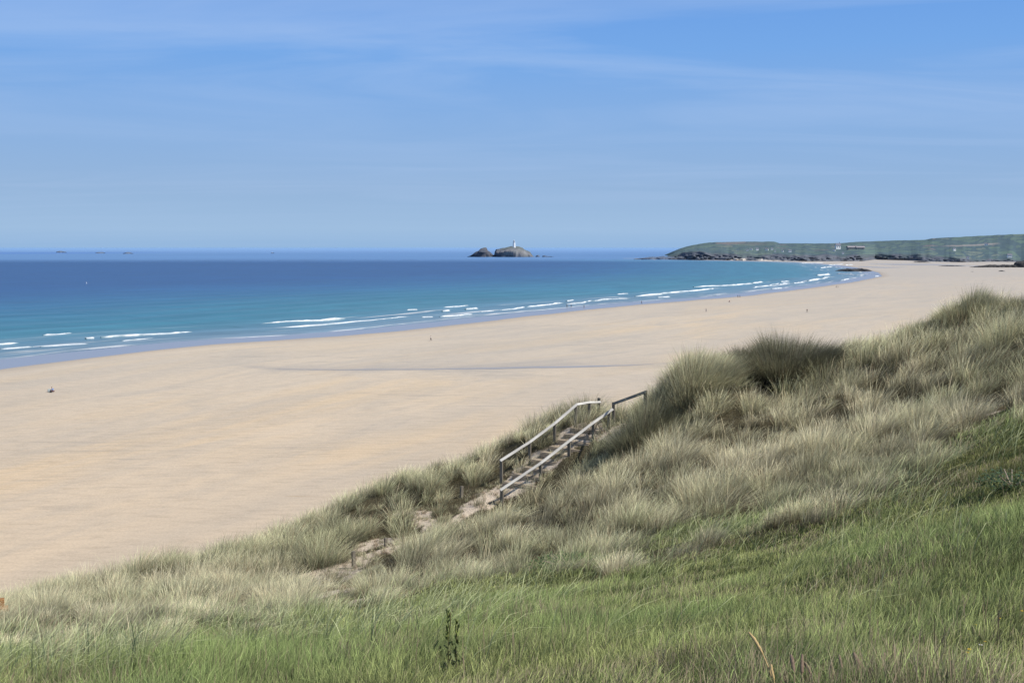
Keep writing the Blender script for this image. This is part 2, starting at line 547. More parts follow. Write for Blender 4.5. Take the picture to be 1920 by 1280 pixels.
WAVES = [
    ([(80, 629), (112, 627.5), (135, 625)], 5.5), ([(-60, 651), (0, 646), (36, 643)], 4), ([(188, 632), (260, 628), (310, 626), (358, 622)], 4),
    ([(226, 640), (260, 637), (290, 634)], 3), ([(160, 634), (176, 633)], 2.5), ([(75, 650), (120, 647), (168, 645)], 2.5), ([(0, 655), (60, 650)], 2.2),
    ([(484, 608), (540, 604), (600, 601), (646, 597)], 6), ([(500, 617), (580, 611), (640, 606), (700, 600), (776, 593)], 3.6),
    ([(762, 582), (783, 581)], 4), ([(830, 577), (858, 575.5), (880, 573)], 4), ([(829, 583.5), (843, 582)], 3), ([(872, 580), (895, 578)], 4),
    ([(790, 595), (812, 594)], 2), ([(824, 594), (855, 592), (886, 589)], 3.2), ([(900, 585), (926, 583)], 2.8), ([(936, 582), (960, 580), (984, 576)], 3.5),
    ([(985, 576), (1020, 572.5), (1055, 568)], 4.2), ([(1063, 565), (1076, 563)], 4), ([(1060, 571), (1090, 568), (1112, 563.5)], 3),
    ([(1108, 565), (1145, 561), (1182, 559.5)], 3.4), ([(1156, 552.5), (1179, 551)], 3.4), ([(1192, 556), (1235, 552), (1275, 547.5), (1344, 540)], 4.0),
    ([(1232, 558), (1256, 556.5)], 2.4), ([(1300, 538), (1350, 536.5), (1385, 534), (1411, 531.5)], 4.2), ([(1411, 531), (1430, 529)], 4.0),
    ([(1407, 540), (1440, 536), (1463, 531.5)], 3.2), ([(1460, 534), (1480, 531)], 2.8), ([(1463, 528.5), (1480, 527.5)], 3), ([(1447, 541.5), (1466, 540.5)], 2.8),
    ([(1487, 531.5), (1508, 529.5)], 3), ([(1510, 527.5), (1530, 525), (1556, 519)], 5.5), ([(1530, 517), (1556, 514.5)], 4.5),
    ([(1552, 497.5), (1582, 495.5)], 2.2), ([(1538, 502.5), (1560, 500.5)], 2.8), ([(1584, 497.5), (1600, 496.3)], 2.2), ([(1568, 513), (1590, 515), (1606, 516.5)], 2.8),
    ([(1576, 526), (1592, 523)], 2.6), ([(1500, 493.5), (1545, 493)], 1.8), ([(1640, 518.5), (1648, 518)], 2.5), ([(1618, 513.5), (1640, 514.5)], 1.6),
]
for i, (p, h) in enumerate(WAVES): breaker(p, h, i + 1)

# ------------------------------------------------------------------ tidal channel on the beach
t = NT('shallow_water')
pos = t.n('ShaderNodeNewGeometry').outputs['Position']
wv = t.noise(t.mapping(pos, (0.15, 0.5, 1)), 1.0, 4)
t.principled(t.ramp(wv, [(0.3, (0.31, 0.305, 0.315)), (0.7, (0.38, 0.35, 0.32))]), 0.42, 0.35, t.bump(wv, 0.1, 0.1))
shallow = t.m


def pool(name, pts, seed):
    """pts: (px, py, half thickness in px) along a strip"""
    n = 90
    q = np.array(pts, float); u = np.linspace(0, 1, n); k = np.linspace(0, 1, len(q))
    px = np.interp(u, k, q[:, 0]); py = np.interp(u, k, q[:, 1]); hw = np.interp(u, k, q[:, 2])
    py = py + (fbm(px, px * 0, 70, seed, 3) - 0.5) * 2.0 * np.minimum(hw, 2)
    a = hw * (0.35 + 1.3 * fbm(px, px * 0 + 9, 40, seed + 1, 3)); b = hw * (0.35 + 1.3 * fbm(px, px * 0 + 5, 40, seed + 2, 3))
    V = []
    for off in (-a, b):
        g_ = atz(px, py + off)
        d_, s_ = shore(g_[:, :2]); g_[:, 2] = beach_z(d_, s_) + 0.03
        V.append(g_)
    me = np_mesh(name, np.array(V).reshape(-1, 3), grid_faces(2, n))
    o = link_mesh(name, me, shallow); tag(o, kind='structure')


pool('tidal_channel', [(520, 693, .2), (640, 694.5, .6), (800, 693.5, .8), (950, 691.5, 1.2), (1080, 689, 1.3), (1180, 686.5, .7), (1225, 684, .2)], 4)
pool('tidal_channel', [(1630, 495.0, .4), (1680, 495.6, 1.1), (1740, 496.6, .9), (1810, 498.4, .6), (1860, 499, .2)], 14)
pool('tidal_channel', [(1610, 500.5, .6), (1650, 501.5, .9), (1700, 501.0, .3)], 24)

# ------------------------------------------------------------------ headland
SKY_P = np.array([(1236, 482.5), (1250, 481), (1256, 478), (1264, 471), (1275, 466), (1287, 462), (1310, 457.5), (1330, 454.3), (1360, 453.6), (1400, 453), (1452, 453), (1462, 456), (1530, 456.5),
                  (1575, 455.8), (1600, 454), (1625, 452.8), (1680, 450.8), (1740, 449.4), (1748, 446.6), (1790, 444.8), (1850, 441.5), (1920, 438.5), (2100, 430), (2500, 424)])
BASE_P = np.array([(1236, 485.8), (1260, 486.4), (1300, 487.0), (1400, 488.3), (1480, 489.3), (1560, 489.7), (1620, 489.3), (1640, 486.6), (1700, 488.0), (1740, 490.2), (1800, 491.5), (1860, 490.5), (1920, 491), (2100, 494), (2500, 498)])
CLIFF_P = np.array([(1236, 484), (1260, 479), (1280, 472.5), (1310, 472), (1340, 474), (1380, 475.5), (1420, 477.5), (1480, 478), (1540, 477.5), (1580, 478), (1640, 476.5), (1700, 476), (1740, 478.5), (1780, 483), (1840, 486), (1920, 486.5), (2100, 488), (2500, 490)])
hc = np.arange(1236, 2500, 1.4); NC = len(hc)
bp = np.interp(hc, *BASE_P.T) + 0.4; cp = np.interp(hc, *CLIFF_P.T); sp_ = np.interp(hc, *SKY_P.T)
sp_ = sp_ + (fbm(hc, hc * 0, 12, 40, 3) - 0.5) * 0.9
cp = cp + (fbm(hc, hc * 0, 18, 41, 4) - 0.5) * 5.0
cp = np.minimum(cp, bp - 0.7); cp = np.maximum(cp, sp_ + 0.3)
Yb = atz(hc, bp)[:, 1]
Yb = np.minimum(Yb, 3000)
NR1, NR2 = 14, 46
HV = []; HT = []
for j in range(NR1 + 1):
    v = j / NR1
    rel = (fbm(hc, hc * 0 + j * 3.1, 7, 44, 3) - 0.5) * 55 * math.sin(math.pi * min(v + 0.15, 1)) + (fbm(hc, hc * 0 + j * 0.6, 26, 45, 2) - 0.5) * 130 * v
    HV.append(at(hc, bp + (cp - bp) * v, Yb + 70 * v + rel)); HT.append(np.stack([np.full(NC, v * 0.5), hc], -1))
for j in range(1, NR2 + 1):
    v = j / NR2
    y0 = Yb + 70 + (fbm(hc, hc * 0 + NR1 * 0.6, 26, 45, 2) - 0.5) * 130 * (1 - v) ** 3
    HV.append(at(hc, cp + (sp_ - cp) * v, y0 + 1300 * v ** 1.15)); HT.append(np.stack([np.full(NC, 0.5 + v * 0.5), hc], -1))
last = HV[-1].copy(); last[:, 1] += 900; last[:, 2] -= 60; HV.append(last); HT.append(np.stack([np.full(NC, 1.0), hc], -1))
HVf = np.array(HV); nr = len(HV)
V = HVf.reshape(-1, 3)
# colours: dark cliffs below, a patchwork of fields above
tt = np.array(HT).reshape(-1, 2); vv = tt[:, 0]; hx = tt[:, 1]
frng = np.random.default_rng(5)
NCELL = 420
cell = np.stack([frng.uniform(1230, 2500, NCELL), frng.uniform(0.5, 1.02, NCELL)], -1)
pal = np.array([(0.075, 0.105, 0.060), (0.085, 0.120, 0.065), (0.060, 0.088, 0.060), (0.100, 0.125, 0.070), (0.055, 0.078, 0.062), (0.118, 0.130, 0.080), (0.150, 0.118, 0.090), (0.068, 0.095, 0.055)])
ccol = pal[frng.choice(len(pal), NCELL, p=[.2, .18, .16, .14, .13, .08, .04, .07])]
qx = hx + (fbm(hx, vv * 90, 30, 60, 3) - 0.5) * 26; qv = vv + (fbm(hx, vv * 200, 40, 61, 2) - 0.5) * 0.05
D = (np.abs(qx[:, None] - cell[None, :, 0]) / 44) ** 2 + ((qv[:, None] - cell[None, :, 1]) / 0.085) ** 2
o_ = np.argpartition(D, 1, axis=1)[:, :2]
d1 = np.sqrt(np.take_along_axis(D, o_, 1)); near_i = np.where(d1[:, 0] <= d1[:, 1], o_[:, 0], o_[:, 1])
hedge = np.abs(d1[:, 0] - d1[:, 1]) < 0.13
hc_col = ccol[near_i]
hc_col = np.where(hedge[:, None], np.array((0.040, 0.058, 0.050)), hc_col)
tex = fbm(hx, vv * 160, 9, 70, 4)[:, None]
hc_col = hc_col * (0.86 + 0.28 * tex)
# brown heath patch, big pale ploughed field, dark scrub at the headland edge
pt = np.exp(-(((hx - 1415) / 24) ** 2 + ((vv - 0.92) / 0.06) ** 2))[:, None]; hc_col = hc_col * (1 - pt * .8) + np.array((0.105, 0.085, 0.065)) * pt * .8
pt = smooth(1755, 1790, hx) * (1 - smooth(1860, 1880, hx)) * smooth(0.755, 0.765, vv - (hx - 1760) * 0.0004) * (1 - smooth(0.785, 0.80, vv - (hx - 1760) * 0.0004)); pt = pt[:, None]
hc_col = hc_col * (1 - pt) + np.array((0.23, 0.185, 0.15)) * pt
cliff_c = np.array((0.105, 0.088, 0.088)) * (0.45 + 1.1 * fbm(hx, vv * 60, 7, 80, 4))[:, None]
grassy = smooth(0.52, 0.72, fbm(hx, vv * 40, 16, 81, 3) + (vv - 0.25) * 0.8)[:, None]
cliff_c = cliff_c * (1 - grassy * .7) + np.array((0.075, 0.09, 0.06)) * grassy * .7
mcl = (1 - smooth(0.47, 0.53, vv))[:, None]
colh = hc_col * (1 - mcl) + cliff_c * mcl
sandm = (smooth(1366, 1380, hx) * (1 - smooth(1470, 1482, hx)) * (1 - smooth(0.10, 0.19, vv + 0.0012 * (hx - 1380) * (hx > 1430))) * smooth(0.22, 0.36, fbm(hx, vv * 30, 22, 83, 2)))[:, None]
colh = colh * (1 - sandm) + np.array((0.85, 0.73, 0.60)) * sandm
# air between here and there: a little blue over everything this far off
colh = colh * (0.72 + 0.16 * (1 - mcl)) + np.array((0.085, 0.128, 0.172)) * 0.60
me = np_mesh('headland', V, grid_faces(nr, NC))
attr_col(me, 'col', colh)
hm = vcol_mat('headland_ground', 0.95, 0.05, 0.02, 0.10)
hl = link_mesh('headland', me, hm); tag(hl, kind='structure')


def head_pt(px, py):
    """a point on the headland that shows at this place in the picture"""
    i = int(np.clip(np.searchsorted(hc, px), 0, NC - 1))
    cpx, cpy = project(HVf[:, i])
    for j in range(nr - 2):
        if cpy[j] >= py >= cpy[j + 1] and cpy[j] > cpy[j + 1]:
            k = (cpy[j] - py) / (cpy[j] - cpy[j + 1]); return HVf[j, i] * (1 - k) + HVf[j + 1, i] * k
    return HVf[NR1 + 2, i]


# ------------------------------------------------------------------ mesh helpers
def bm_box(bm, c, sx, sy, sz, rot=None):
    m = Matrix.Translation(Vector([float(v) for v in c])) @ (rot.to_4x4() if rot else Matrix.Identity(4)) @ Matrix.Diagonal((sx, sy, sz, 1))
    return bmesh.ops.create_cube(bm, size=1.0, matrix=m)['verts']


def bm_obj(name, bm, mat, parent=None, origin=None, bevel=0.0, shade=False):
    if bevel:
        bmesh.ops.bevel(bm, geom=bm.edges[:], offset=bevel, segments=1, affect='EDGES')
    me = bpy.data.meshes.new(name)
    if origin is not None: bmesh.ops.translate(bm, verts=bm.verts, vec=-Vector([float(v) for v in origin]))
    bm.to_mesh(me); bm.free()
    if shade:
        me.polygons.foreach_set('use_smooth', np.ones(len(me.polygons), bool))
    return link_mesh(name, me, mat, parent)


def bm_lathe(bm, prof, seg, c=(0, 0, 0)):
    rings = []
    for r, z in prof:
        rings.append([bm.verts.new((c[0] + r * math.cos(2 * math.pi * k / seg), c[1] + r * math.sin(2 * math.pi * k / seg), c[2] + z)) for k in range(seg)])
    for a, b in zip(rings, rings[1:]):
        for k in range(seg): bm.faces.new((a[k], a[(k + 1) % seg], b[(k + 1) % seg], b[k]))
    bm.faces.new(rings[0][::-1]); bm.faces.new(rings[-1])


# ------------------------------------------------------------------ houses on the headland
house_w = simple_mat('house_render', (0.90, 0.90, 0.88), 0.8, 0.2, 0.06, 0.3)
house_s = simple_mat('house_stone', (0.40, 0.37, 0.34), 0.9, 0.1, 0.12, 0.3)
roof_m = simple_mat('slate_roof', (0.20, 0.21, 0.25), 0.8, 0.2, 0.15, 0.4)
barn_roof = simple_mat('barn_roof', (0.33, 0.31, 0.33), 0.9, 0.1, 0.08, 0.3)
win_m = simple_mat('house_window', (0.08, 0.10, 0.14), 0.2, 0.5, 0.1, 0.5)


def house(px, py, wpx, label, wall=house_w, hh=0.55, name='cottage', cat='cottage', group='cottages on the headland', rz=None):
    p = head_pt(px, py); k = p[1] / F
    L = wpx * k * 1.3; h = L * hh; D_ = L * 0.6
    if rz is None: rz = random.uniform(-0.5, 0.5)
    r = empty(name, p, label, cat, group); r.rotation_euler = (0, 0, rz)
    bm = bmesh.new(); bm_box(bm, (0, 0, h * 0.2), L, D_, h * 1.6)
    # gable ends
    for sx in (-1, 1):
        a = [bm.verts.new((sx * L / 2, -D_ / 2, h)), bm.verts.new((sx * L / 2, D_ / 2, h)), bm.verts.new((sx * L / 2, 0, h * 1.6))]
        bm.faces.new(a)
    bm_obj('wall', bm, wall, r)
    bm = bmesh.new(); e = 0.06 * L
    for sy in (-1, 1):
        v = [bm.verts.new(q) for q in ((-L / 2 - e, sy * (D_ / 2 + e), h * 0.95), (L / 2 + e, sy * (D_ / 2 + e), h * 0.95), (L / 2 + e, 0, h * 1.66), (-L / 2 - e, 0, h * 1.66))]
        bm.faces.new(v)
    bm_box(bm, (L * 0.36, 0, h * 1.75), L * 0.08, L * 0.08, h * 0.4)
    bm_obj('roof', bm, barn_roof if name == 'barn' else roof_m, r)
    for i in range(2):
        bm = bmesh.new(); bm_box(bm, (L * (-0.25 + 0.5 * i), -D_ / 2 - 0.05, h * 0.55), L * 0.14, 0.1, h * 0.3)
        bm_obj('window', bm, win_m, r)
    return r


HOUSES = [
    (1401, 470.6, 3.0, 'small white cottage lowest and farthest left of the row on the headland'),
    (1407, 468.8, 3.4, 'white cottage set just above the leftmost cottage of the headland row'),
    (1419, 469.6, 4.0, 'wide white cottage in the left half of the headland row'),
    (1437, 469.8, 4.2, 'brightest white cottage standing alone in the middle of the headland row'),
    (1447, 468.3, 3.0, 'small white cottage up the slope right of the brightest one'),
    (1453, 472.0, 2.6, 'tiny pale cottage on the lower slope right of the middle of the row'),
    (1466, 472.3, 3.2, 'pale cottage near the right end of the headland row'),
    (1481, 472.6, 4.0, 'pale low cottage at the far right end of the headland row'),
    (1563, 470.8, 3.4, 'low white cottage below the tall pale house on the ridge'),
    (1580, 476.4, 3.0, 'small white cottage by itself just above the dark cliff'),
    (1848, 460.6, 4.6, 'white farmhouse below the ploughed field high on the right hill'),
    (1813.5, 485.4, 4.0, 'cream cottage low behind the right end of the beach'),
    (1892, 482.6, 6.0, 'wide cream cottage on the lower slope near the right edge'),
    (1788, 470.0, 4.2, 'grey cottage among the hedges halfway up the right hill'),
]
for q in HOUSES:
    house(*q)
house(1569.5, 467.2, 7.0, 'tall pale house alone on the ridge with farm sheds beside it', house_w, 0.75, 'farmhouse', 'house', None, 0.2)
house(1596, 467.3, 13, 'long low stone barn left of the pair beside the tall pale house', house_s, 0.22, 'barn', 'barn', 'barns by the farmhouse', 0.05)
house(1612, 467.6, 11, 'low stone barn right of the pair beside the tall pale house', house_s, 0.26, 'barn', 'barn', 'barns by the farmhouse', -0.05)

# ------------------------------------------------------------------ rocks and islands
def rock_mat(name, a, b):
    t = NT(name)
    pos = t.n('ShaderNodeNewGeometry').outputs['Position']
    n_ = t.noise(pos, 0.09, 7, 0.7)
    t.principled(t.ramp(n_, [(0.35, a), (0.65, b)]), 0.9, 0.15, t.bump(n_, 0.6, 3.0))
    return t.m


isl_m = vcol_mat('island_rock', 0.9, 0.1, 0.05, 0.25, 0.5, 4.0)
dark_rock = rock_mat('wet_dark_rock', (0.035, 0.038, 0.045), (0.085, 0.080, 0.075))
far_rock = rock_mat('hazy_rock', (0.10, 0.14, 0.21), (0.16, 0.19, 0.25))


def ridge_rock(name, prof, basepy, depth, mat, label, cat, group=None, seed=1, rough=0.12, colf=None, Y=None, nu=70):
    q = np.array(prof, float)
    px = np.linspace(q[0, 0], q[-1, 0], nu)
    sk = np.interp(px, q[:, 0], q[:, 1])
    if Y is None: Y = float(atz(px.mean(), basepy, SEA_Z)[1])
    X = (px - PX0) / F * Y
    h = np.maximum((basepy - sk), 0.05) * Y / F
    nv = 18; V = []; cc = []
    zb = float(at(px.mean(), basepy, Y)[2])
    hm_ = h.max()
    for j in range(nv):
        v = j / (nv - 1); a_ = v * math.pi
        sh_ = max(math.sin(a_), 0.0) ** 0.45
        yy = -math.cos(a_) * depth * 0.5 * (0.35 + 0.65 * h / hm_)
        n3 = (fbm(X, X * 0 + v * depth * 1.3, depth * 0.22, seed + 3, 4) - 0.5)
        n4 = (fbm(X, X * 0 + v * depth * 2.0, depth * 0.10, seed + 13, 3) - 0.5)
        z = h * sh_ * (1 + rough * (1.6 * n3 + 1.5 * n4) * (1 if 0 < v < 1 else 0)) - (0 if 0 < v < 1 else 1.5 + 0.05 * hm_)
        yv = Y + depth * 0.35 + yy + n3 * depth * 0.25 + n4 * depth * 0.12
        xv = X * (yv / Y) ** 0.0 + n4 * hm_ * 0.5
        V.append(np.stack([xv, yv, zb + z], -1))
        if colf: cc.append(colf(px, np.full(nu, v), sh_, h, n3, n4))
    V = np.array(V).reshape(-1, 3)
    org = np.array([X.mean(), Y + depth * 0.35, zb])
    me = np_mesh(name, V - org, grid_faces(nv, nu))
    if colf: attr_col(me, 'col', np.array(cc).reshape(-1, 3))
    o = link_mesh(name, me, mat); o.location = org
    tag(o, label, cat, group)
    return o, Y


HAZE = np.array((0.085, 0.12, 0.175))


def col_island(px, v, sh_, h, n3, n4):
    a = np.array((0.17, 0.155, 0.14)); b = np.array((0.34, 0.31, 0.27)); g_ = np.array((0.10, 0.115, 0.065)); dk_ = np.array((0.06, 0.055, 0.06))
    k = np.clip(0.5 + 2.2 * n3 + 3.0 * n4, 0, 1)[:, None]
    c_ = a * (1 - k) + b * k
    if sh_ > 0.88: c_ = c_ * 0.35 + g_ * 0.65
    if sh_ < 0.30: c_ = dk_ + 0 * c_
    left = (1 - smooth(938, 950, px))[:, None]
    c_ = c_ * (1 - left * .55) + dk_ * left * .55  # left flank darkened in the colour as the side away from the sun
    gr = smooth(0.1, 0.3, n4 + 0.1)[:, None]
    c_ = c_ * (1 - 0.35 * gr) + g_ * 0.35 * gr
    return c_ * 0.75 + HAZE * 0.5


def col_stack(px, v, sh_, h, n3, n4):
    k = np.clip(0.5 + 2.5 * n3 + 1.5 * n4, 0, 1)[:, None]
    return (np.array((0.05, 0.05, 0.058)) * (1 - k) + np.array((0.12, 0.10, 0.085)) * k) * 0.8 + HAZE * 0.45


BY = 481.7
isl, YI = ridge_rock('rocky_island', [(924, 481.5), (927.5, 478), (928.5, 471), (931, 467.6), (938, 466.8), (946, 466), (951, 464.4), (958, 463.6), (966, 464.0), (975, 465.3), (982, 466.3), (987, 469.5), (993, 472.2), (996, 477), (998.5, 480.5), (1002, 481.6)], BY, 230, isl_m,
                     'pale grey rocky island carrying the white lighthouse', 'island', None, 5, 0.24, col_island, nu=110)
ridge_rock('sea_stack', [(876, 481.6), (882, 479.5), (888, 475), (893, 471.8), (897, 470.4), (899, 467.5), (904, 466.6), (910, 467.3), (912, 470.8), (917, 472.8), (921, 476.5), (924, 479.5), (927, 481.6)], BY, 150, isl_m,
           'dark jagged sea stack left of the lighthouse island', 'sea stack', None, 15, 0.34, col_stack, nu=80)
ridge_rock('sea_rock', [(1004, 481.6), (1006, 479), (1008.5, 478), (1011, 479.2), (1012, 481.6)], BY, 30, far_rock, 'small round dark rock just right of the lighthouse island', 'rock', 'rocks off the lighthouse island', 25, nu=24)
ridge_rock('sea_rock', [(1016.5, 481.8), (1018, 479.3), (1021, 478.8), (1024, 480), (1033, 480.7), (1040, 481.9)], BY, 40, far_rock, 'long low dark rock farthest right of the lighthouse island', 'rock', 'rocks off the lighthouse island', 26, nu=30)
# far reef on the left
for pr, lb, sd in (([(107, 473.2), (111, 470.8), (114, 470.5), (119, 471.8), (124, 473)], 'dark rock at the left of the far reef line', 31),
                   ([(180, 474.4), (184, 472.8), (190, 472.8), (196, 474.3)], 'faint flat rock in the middle of the far reef line', 32),
                   ([(231, 475.3), (236, 473.6), (240, 472.6), (244, 473.8), (248, 475.2)], 'darkest rock at the right of the far reef line', 33)):
    ridge_rock('reef_rock', pr, pr[0][1] + 0.4, 60, far_rock, lb, 'rock', 'rocks of the far reef', sd, nu=30)
# headland tip reef
ridge_rock('rock_reef', [(1190, 486), (1203, 484.2), (1214, 482.6), (1222, 481.6), (1230, 482.4), (1244, 481.2), (1262, 481.5), (1284, 482), (1310, 483), (1338, 483.5), (1350, 486.6)], 486.6, 60, far_rock,
           'long low rocky spit running out from the tip of the headland', 'rock reef', None, 41, 0.25, nu=120)
ridge_rock('surf_rock', [(1572, 508.2), (1578, 506.6), (1584, 505.2), (1591, 504.2), (1597, 503.9), (1603, 504.8), (1610, 504.4), (1617, 503.6), (1626, 504.6), (1632, 506.2), (1637, 508.4)], 508.6, 34, dark_rock,
           'flat dark rock lying in the surf at the far end of the beach', 'rock', None, 51, 0.3, nu=80)
ridge_rock('beach_rock', [(1826, 501), (1838, 499.4), (1850, 497.6), (1858, 496.3), (1872, 497.0), (1890, 496.6), (1908, 497.6), (1912, 492.5), (1920, 490.0), (1935, 489.6), (1960, 492), (1990, 501)], 501.8, 36, dark_rock,
           'biggest dark rock outcrop on the far sand at the right edge', 'rock', 'dark rocks on the far sand', 61, 0.25, nu=90)
ridge_rock('beach_rock', [(1871, 509.2), (1874, 507.6), (1878, 507), (1883, 508.2), (1885, 509.2)], 509.4, 6, dark_rock, 'small dark rock alone on the sand in front of the biggest outcrop', 'rock', 'dark rocks on the far sand', 62, nu=24)
ridge_rock('beach_rock', [(1758, 499.4), (1770, 498.2), (1785, 497.8), (1800, 498.2), (1812, 499.2)], 499.6, 20, dark_rock, 'long thin dark rock on the far sand left of the biggest outcrop', 'rock', 'dark rocks on the far sand', 63, 0.3, nu=40)
ridge_rock('beach_rock', [(1712, 492.4), (1720, 490.8), (1730, 490.4), (1740, 491.2), (1748, 492.2)], 492.4, 30, dark_rock, 'low dark rock at the foot of the far cliff', 'rock', 'dark rocks on the far sand', 64, 0.3, nu=36)
ridge_rock('beach_rock', [(1817, 509.6), (1822, 508.8), (1828, 509.6)], 509.8, 4, dark_rock, 'tiny rock farthest forward on the far sand', 'rock', 'dark rocks on the far sand', 65, nu=20)

# ------------------------------------------------------------------ lighthouse
white_m = simple_mat('lighthouse_white', (0.90, 0.91, 0.92), 0.6, 0.3, 0.03, 0.3)
glass_m = simple_mat('lantern_glass', (0.12, 0.15, 0.19), 0.15, 0.6, 0.1, 0.6)
dome_m = simple_mat('lantern_dome', (0.62, 0.63, 0.66), 0.5, 0.3, 0.05, 0.6)
lb_ = at(963.9, 466.8, YI + 50)
kpx = (YI + 50) / F
lr = empty('lighthouse', lb_, 'white octagonal lighthouse standing on the rocky island', 'lighthouse')
hgt = (467.3 - 450.0) * kpx
bm = bmesh.new(); bm_lathe(bm, [(3.0 * kpx, -4), (3.0 * kpx, 0), (2.2 * kpx, hgt * 0.66)], 8); bm_obj('tower', bm, white_m, lr)
bm = bmesh.new(); bm_lathe(bm, [(2.3 * kpx, hgt * 0.66), (2.5 * kpx, hgt * 0.685), (2.5 * kpx, hgt * 0.72)], 16); bm_obj('gallery', bm, white_m, lr)
bm = bmesh.new()
for k in range(16):
    a_ = k * math.pi / 8
    bm_box(bm, (2.4 * kpx * math.cos(a_), 2.4 * kpx * math.sin(a_), hgt * 0.75), 0.15, 0.15, hgt * 0.06)
bm_lathe(bm, [(2.44 * kpx, hgt * 0.778), (2.5 * kpx, hgt * 0.778), (2.5 * kpx, hgt * 0.79)], 16); bm_obj('railing', bm, white_m, lr)
bm = bmesh.new(); bm_lathe(bm, [(1.4 * kpx, hgt * 0.721), (1.4 * kpx, hgt * 0.76)], 12); bm_obj('lantern_base', bm, white_m, lr)
bm = bmesh.new(); bm_lathe(bm, [(1.3 * kpx, hgt * 0.761), (1.3 * kpx, hgt * 0.87)], 12); bm_obj('lantern', bm, glass_m, lr)
bm = bmesh.new(); bm_lathe(bm, [(1.55 * kpx, hgt * 0.871), (1.3 * kpx, hgt * 0.91), (0.7 * kpx, hgt * 0.95), (0.18 * kpx, hgt * 0.97), (0.12 * kpx, hgt * 1.03)], 12); bm_obj('dome', bm, dome_m, lr)
for f_ in (0.2, 0.45):
    bm = bmesh.new(); bm_box(bm, (0, -(3.0 - 0.8 * f_ / 0.66) * kpx * 0.935, hgt * f_), 0.5 * kpx, 0.5, 1.1 * kpx); bm_obj('window', bm, win_m, lr)

# ------------------------------------------------------------------ far boat and buoy
bt = atz(511, 474.9, SEA_Z); kb = bt[1] / F
br = empty('boat', bt, 'tiny dark boat far out on the sea left of the lighthouse', 'boat')
bm = bmesh.new(); Lb = 6.5 * kb
sec = [(-0.5, 0.9), (-0.2, 1.0), (0.15, 0.9), (0.38, 0.5), (0.5, 0.03)]
rings = []
for u, wd in sec:
    b_ = Lb * 0.16 * wd
    rings.append([bm.verts.new((u * Lb, -b_, Lb * (0.12 + 0.06 * max(u, 0)))), bm.verts.new((u * Lb, -b_ * .5, -Lb * .03)), bm.verts.new((u * Lb, b_ * .5, -Lb * .03)), bm.verts.new((u * Lb, b_, Lb * (0.12 + 0.06 * max(u, 0))))])
for a_, b_ in zip(rings, rings[1:]):
    for k in range(3): bm.faces.new((a_[k], a_[k + 1], b_[k + 1], b_[k]))
    bm.faces.new((a_[3], a_[0], b_[0], b_[3]))
bm.faces.new(rings[0]); bm_obj('hull', bm, far_rock, br)
bm = bmesh.new(); bm_box(bm, (-0.08 * Lb, 0, Lb * 0.2), Lb * 0.3, Lb * 0.2, Lb * 0.16); bm_box(bm, (-0.05 * Lb, 0, Lb * 0.36), Lb * .02, Lb * .02, Lb * .2); bm_obj('cabin', bm, dome_m, br, bevel=Lb * .01)
by = atz(162, 531.5, SEA_Z); kb = by[1] / F
yr = empty('buoy', by, 'tiny white buoy on the deep blue water at the left', 'buoy')
bm = bmesh.new(); bm_lathe(bm, [(0.4 * kb, -0.3), (0.8 * kb, 0), (0.75 * kb, 0.6 * kb), (0.4 * kb, 1.0 * kb)], 10); bm_obj('float', bm, white_m, yr)
bm = bmesh.new(); bm_lathe(bm, [(0.25 * kb, 1.0 * kb), (0.22 * kb, 2.4 * kb), (0.45 * kb, 2.5 * kb), (0.1 * kb, 3.1 * kb)], 8); bm_obj('mast', bm, white_m, yr)
wc = ([(83, 473.3), (88, 473.2)], 1.2)

# ------------------------------------------------------------------ dune terrain
CTRL = [  # px, py of the ground, forward distance
    (0, 1280, 9), (0, 1232, 13), (0, 1192, 20), (0, 1163, 28), (0, 1141, 38),
    (300, 1280, 8.5), (300, 1228, 12), (300, 1180, 18), (300, 1133, 28), (300, 1082, 42),
    (600, 1280, 8), (600, 1205, 13.5), (600, 1156, 22), (600, 1104, 34), (600, 985, 47),
    (770, 1010, 41), (770, 910, 50), (770, 1140, 20), (690, 1058, 38.5),
    (900, 1280, 7.3), (900, 1160, 14), (900, 1090, 23), (900, 1010, 35), (900, 930, 44.5), (900, 866, 50.5),
    (940, 907, 45.5), (993, 870, 46.2), (1040, 832, 46.9), (1079, 802, 47.6), (941, 942, 43.8), (1013, 895, 44.6), (1067, 856, 45.4), (1112, 828, 46.1), (1150, 797, 46.6),
    (1080, 1280, 7), (1080, 1160, 13), (1080, 1085, 20), (1080, 1000, 28.5), (1080, 925, 37), (1090, 785, 52),
    (1200, 784, 47), (1200, 850, 41), (1320, 708, 43), (1245, 768, 42), (1290, 780, 39.5), (1330, 880, 32), (1330, 1000, 23.5), (1330, 1100, 15.5), (1330, 1280, 6.6),
    (1470, 695, 43), (1450, 760, 39), (1600, 660, 43), (1600, 800, 33), (1600, 900, 25), (1600, 1000, 17), (1600, 1100, 11.5), (1600, 1280, 6),
    (1700, 624, 42), (1820, 597, 41), (1820, 700, 33), (1820, 800, 25.5), (1820, 900, 18), (1820, 1000, 12.3), (1820, 1280, 5.6),
    (1960, 586, 39.5), (1960, 700, 30.5), (1960, 800, 22), (1960, 900, 15.3), (1960, 1000, 11), (1960, 1280, 5.5),
    (2300, 520, 39), (2300, 700, 27), (2300, 900, 13), (2300, 1280, 5.2),
    (-350, 1290, 12), (-350, 1250, 20), (-350, 1215, 34),
]
W = [tuple(at(*c_)) for c_ in CTRL]
W += [(0, 0, 30.3), (-5, 1, 29.4), (5, 1, 30.9), (0, -8, 30.9), (-14, -6, 28.6), (14, -6, 32.0), (-22, 3, 25.5), (22, 6, 32.5)]
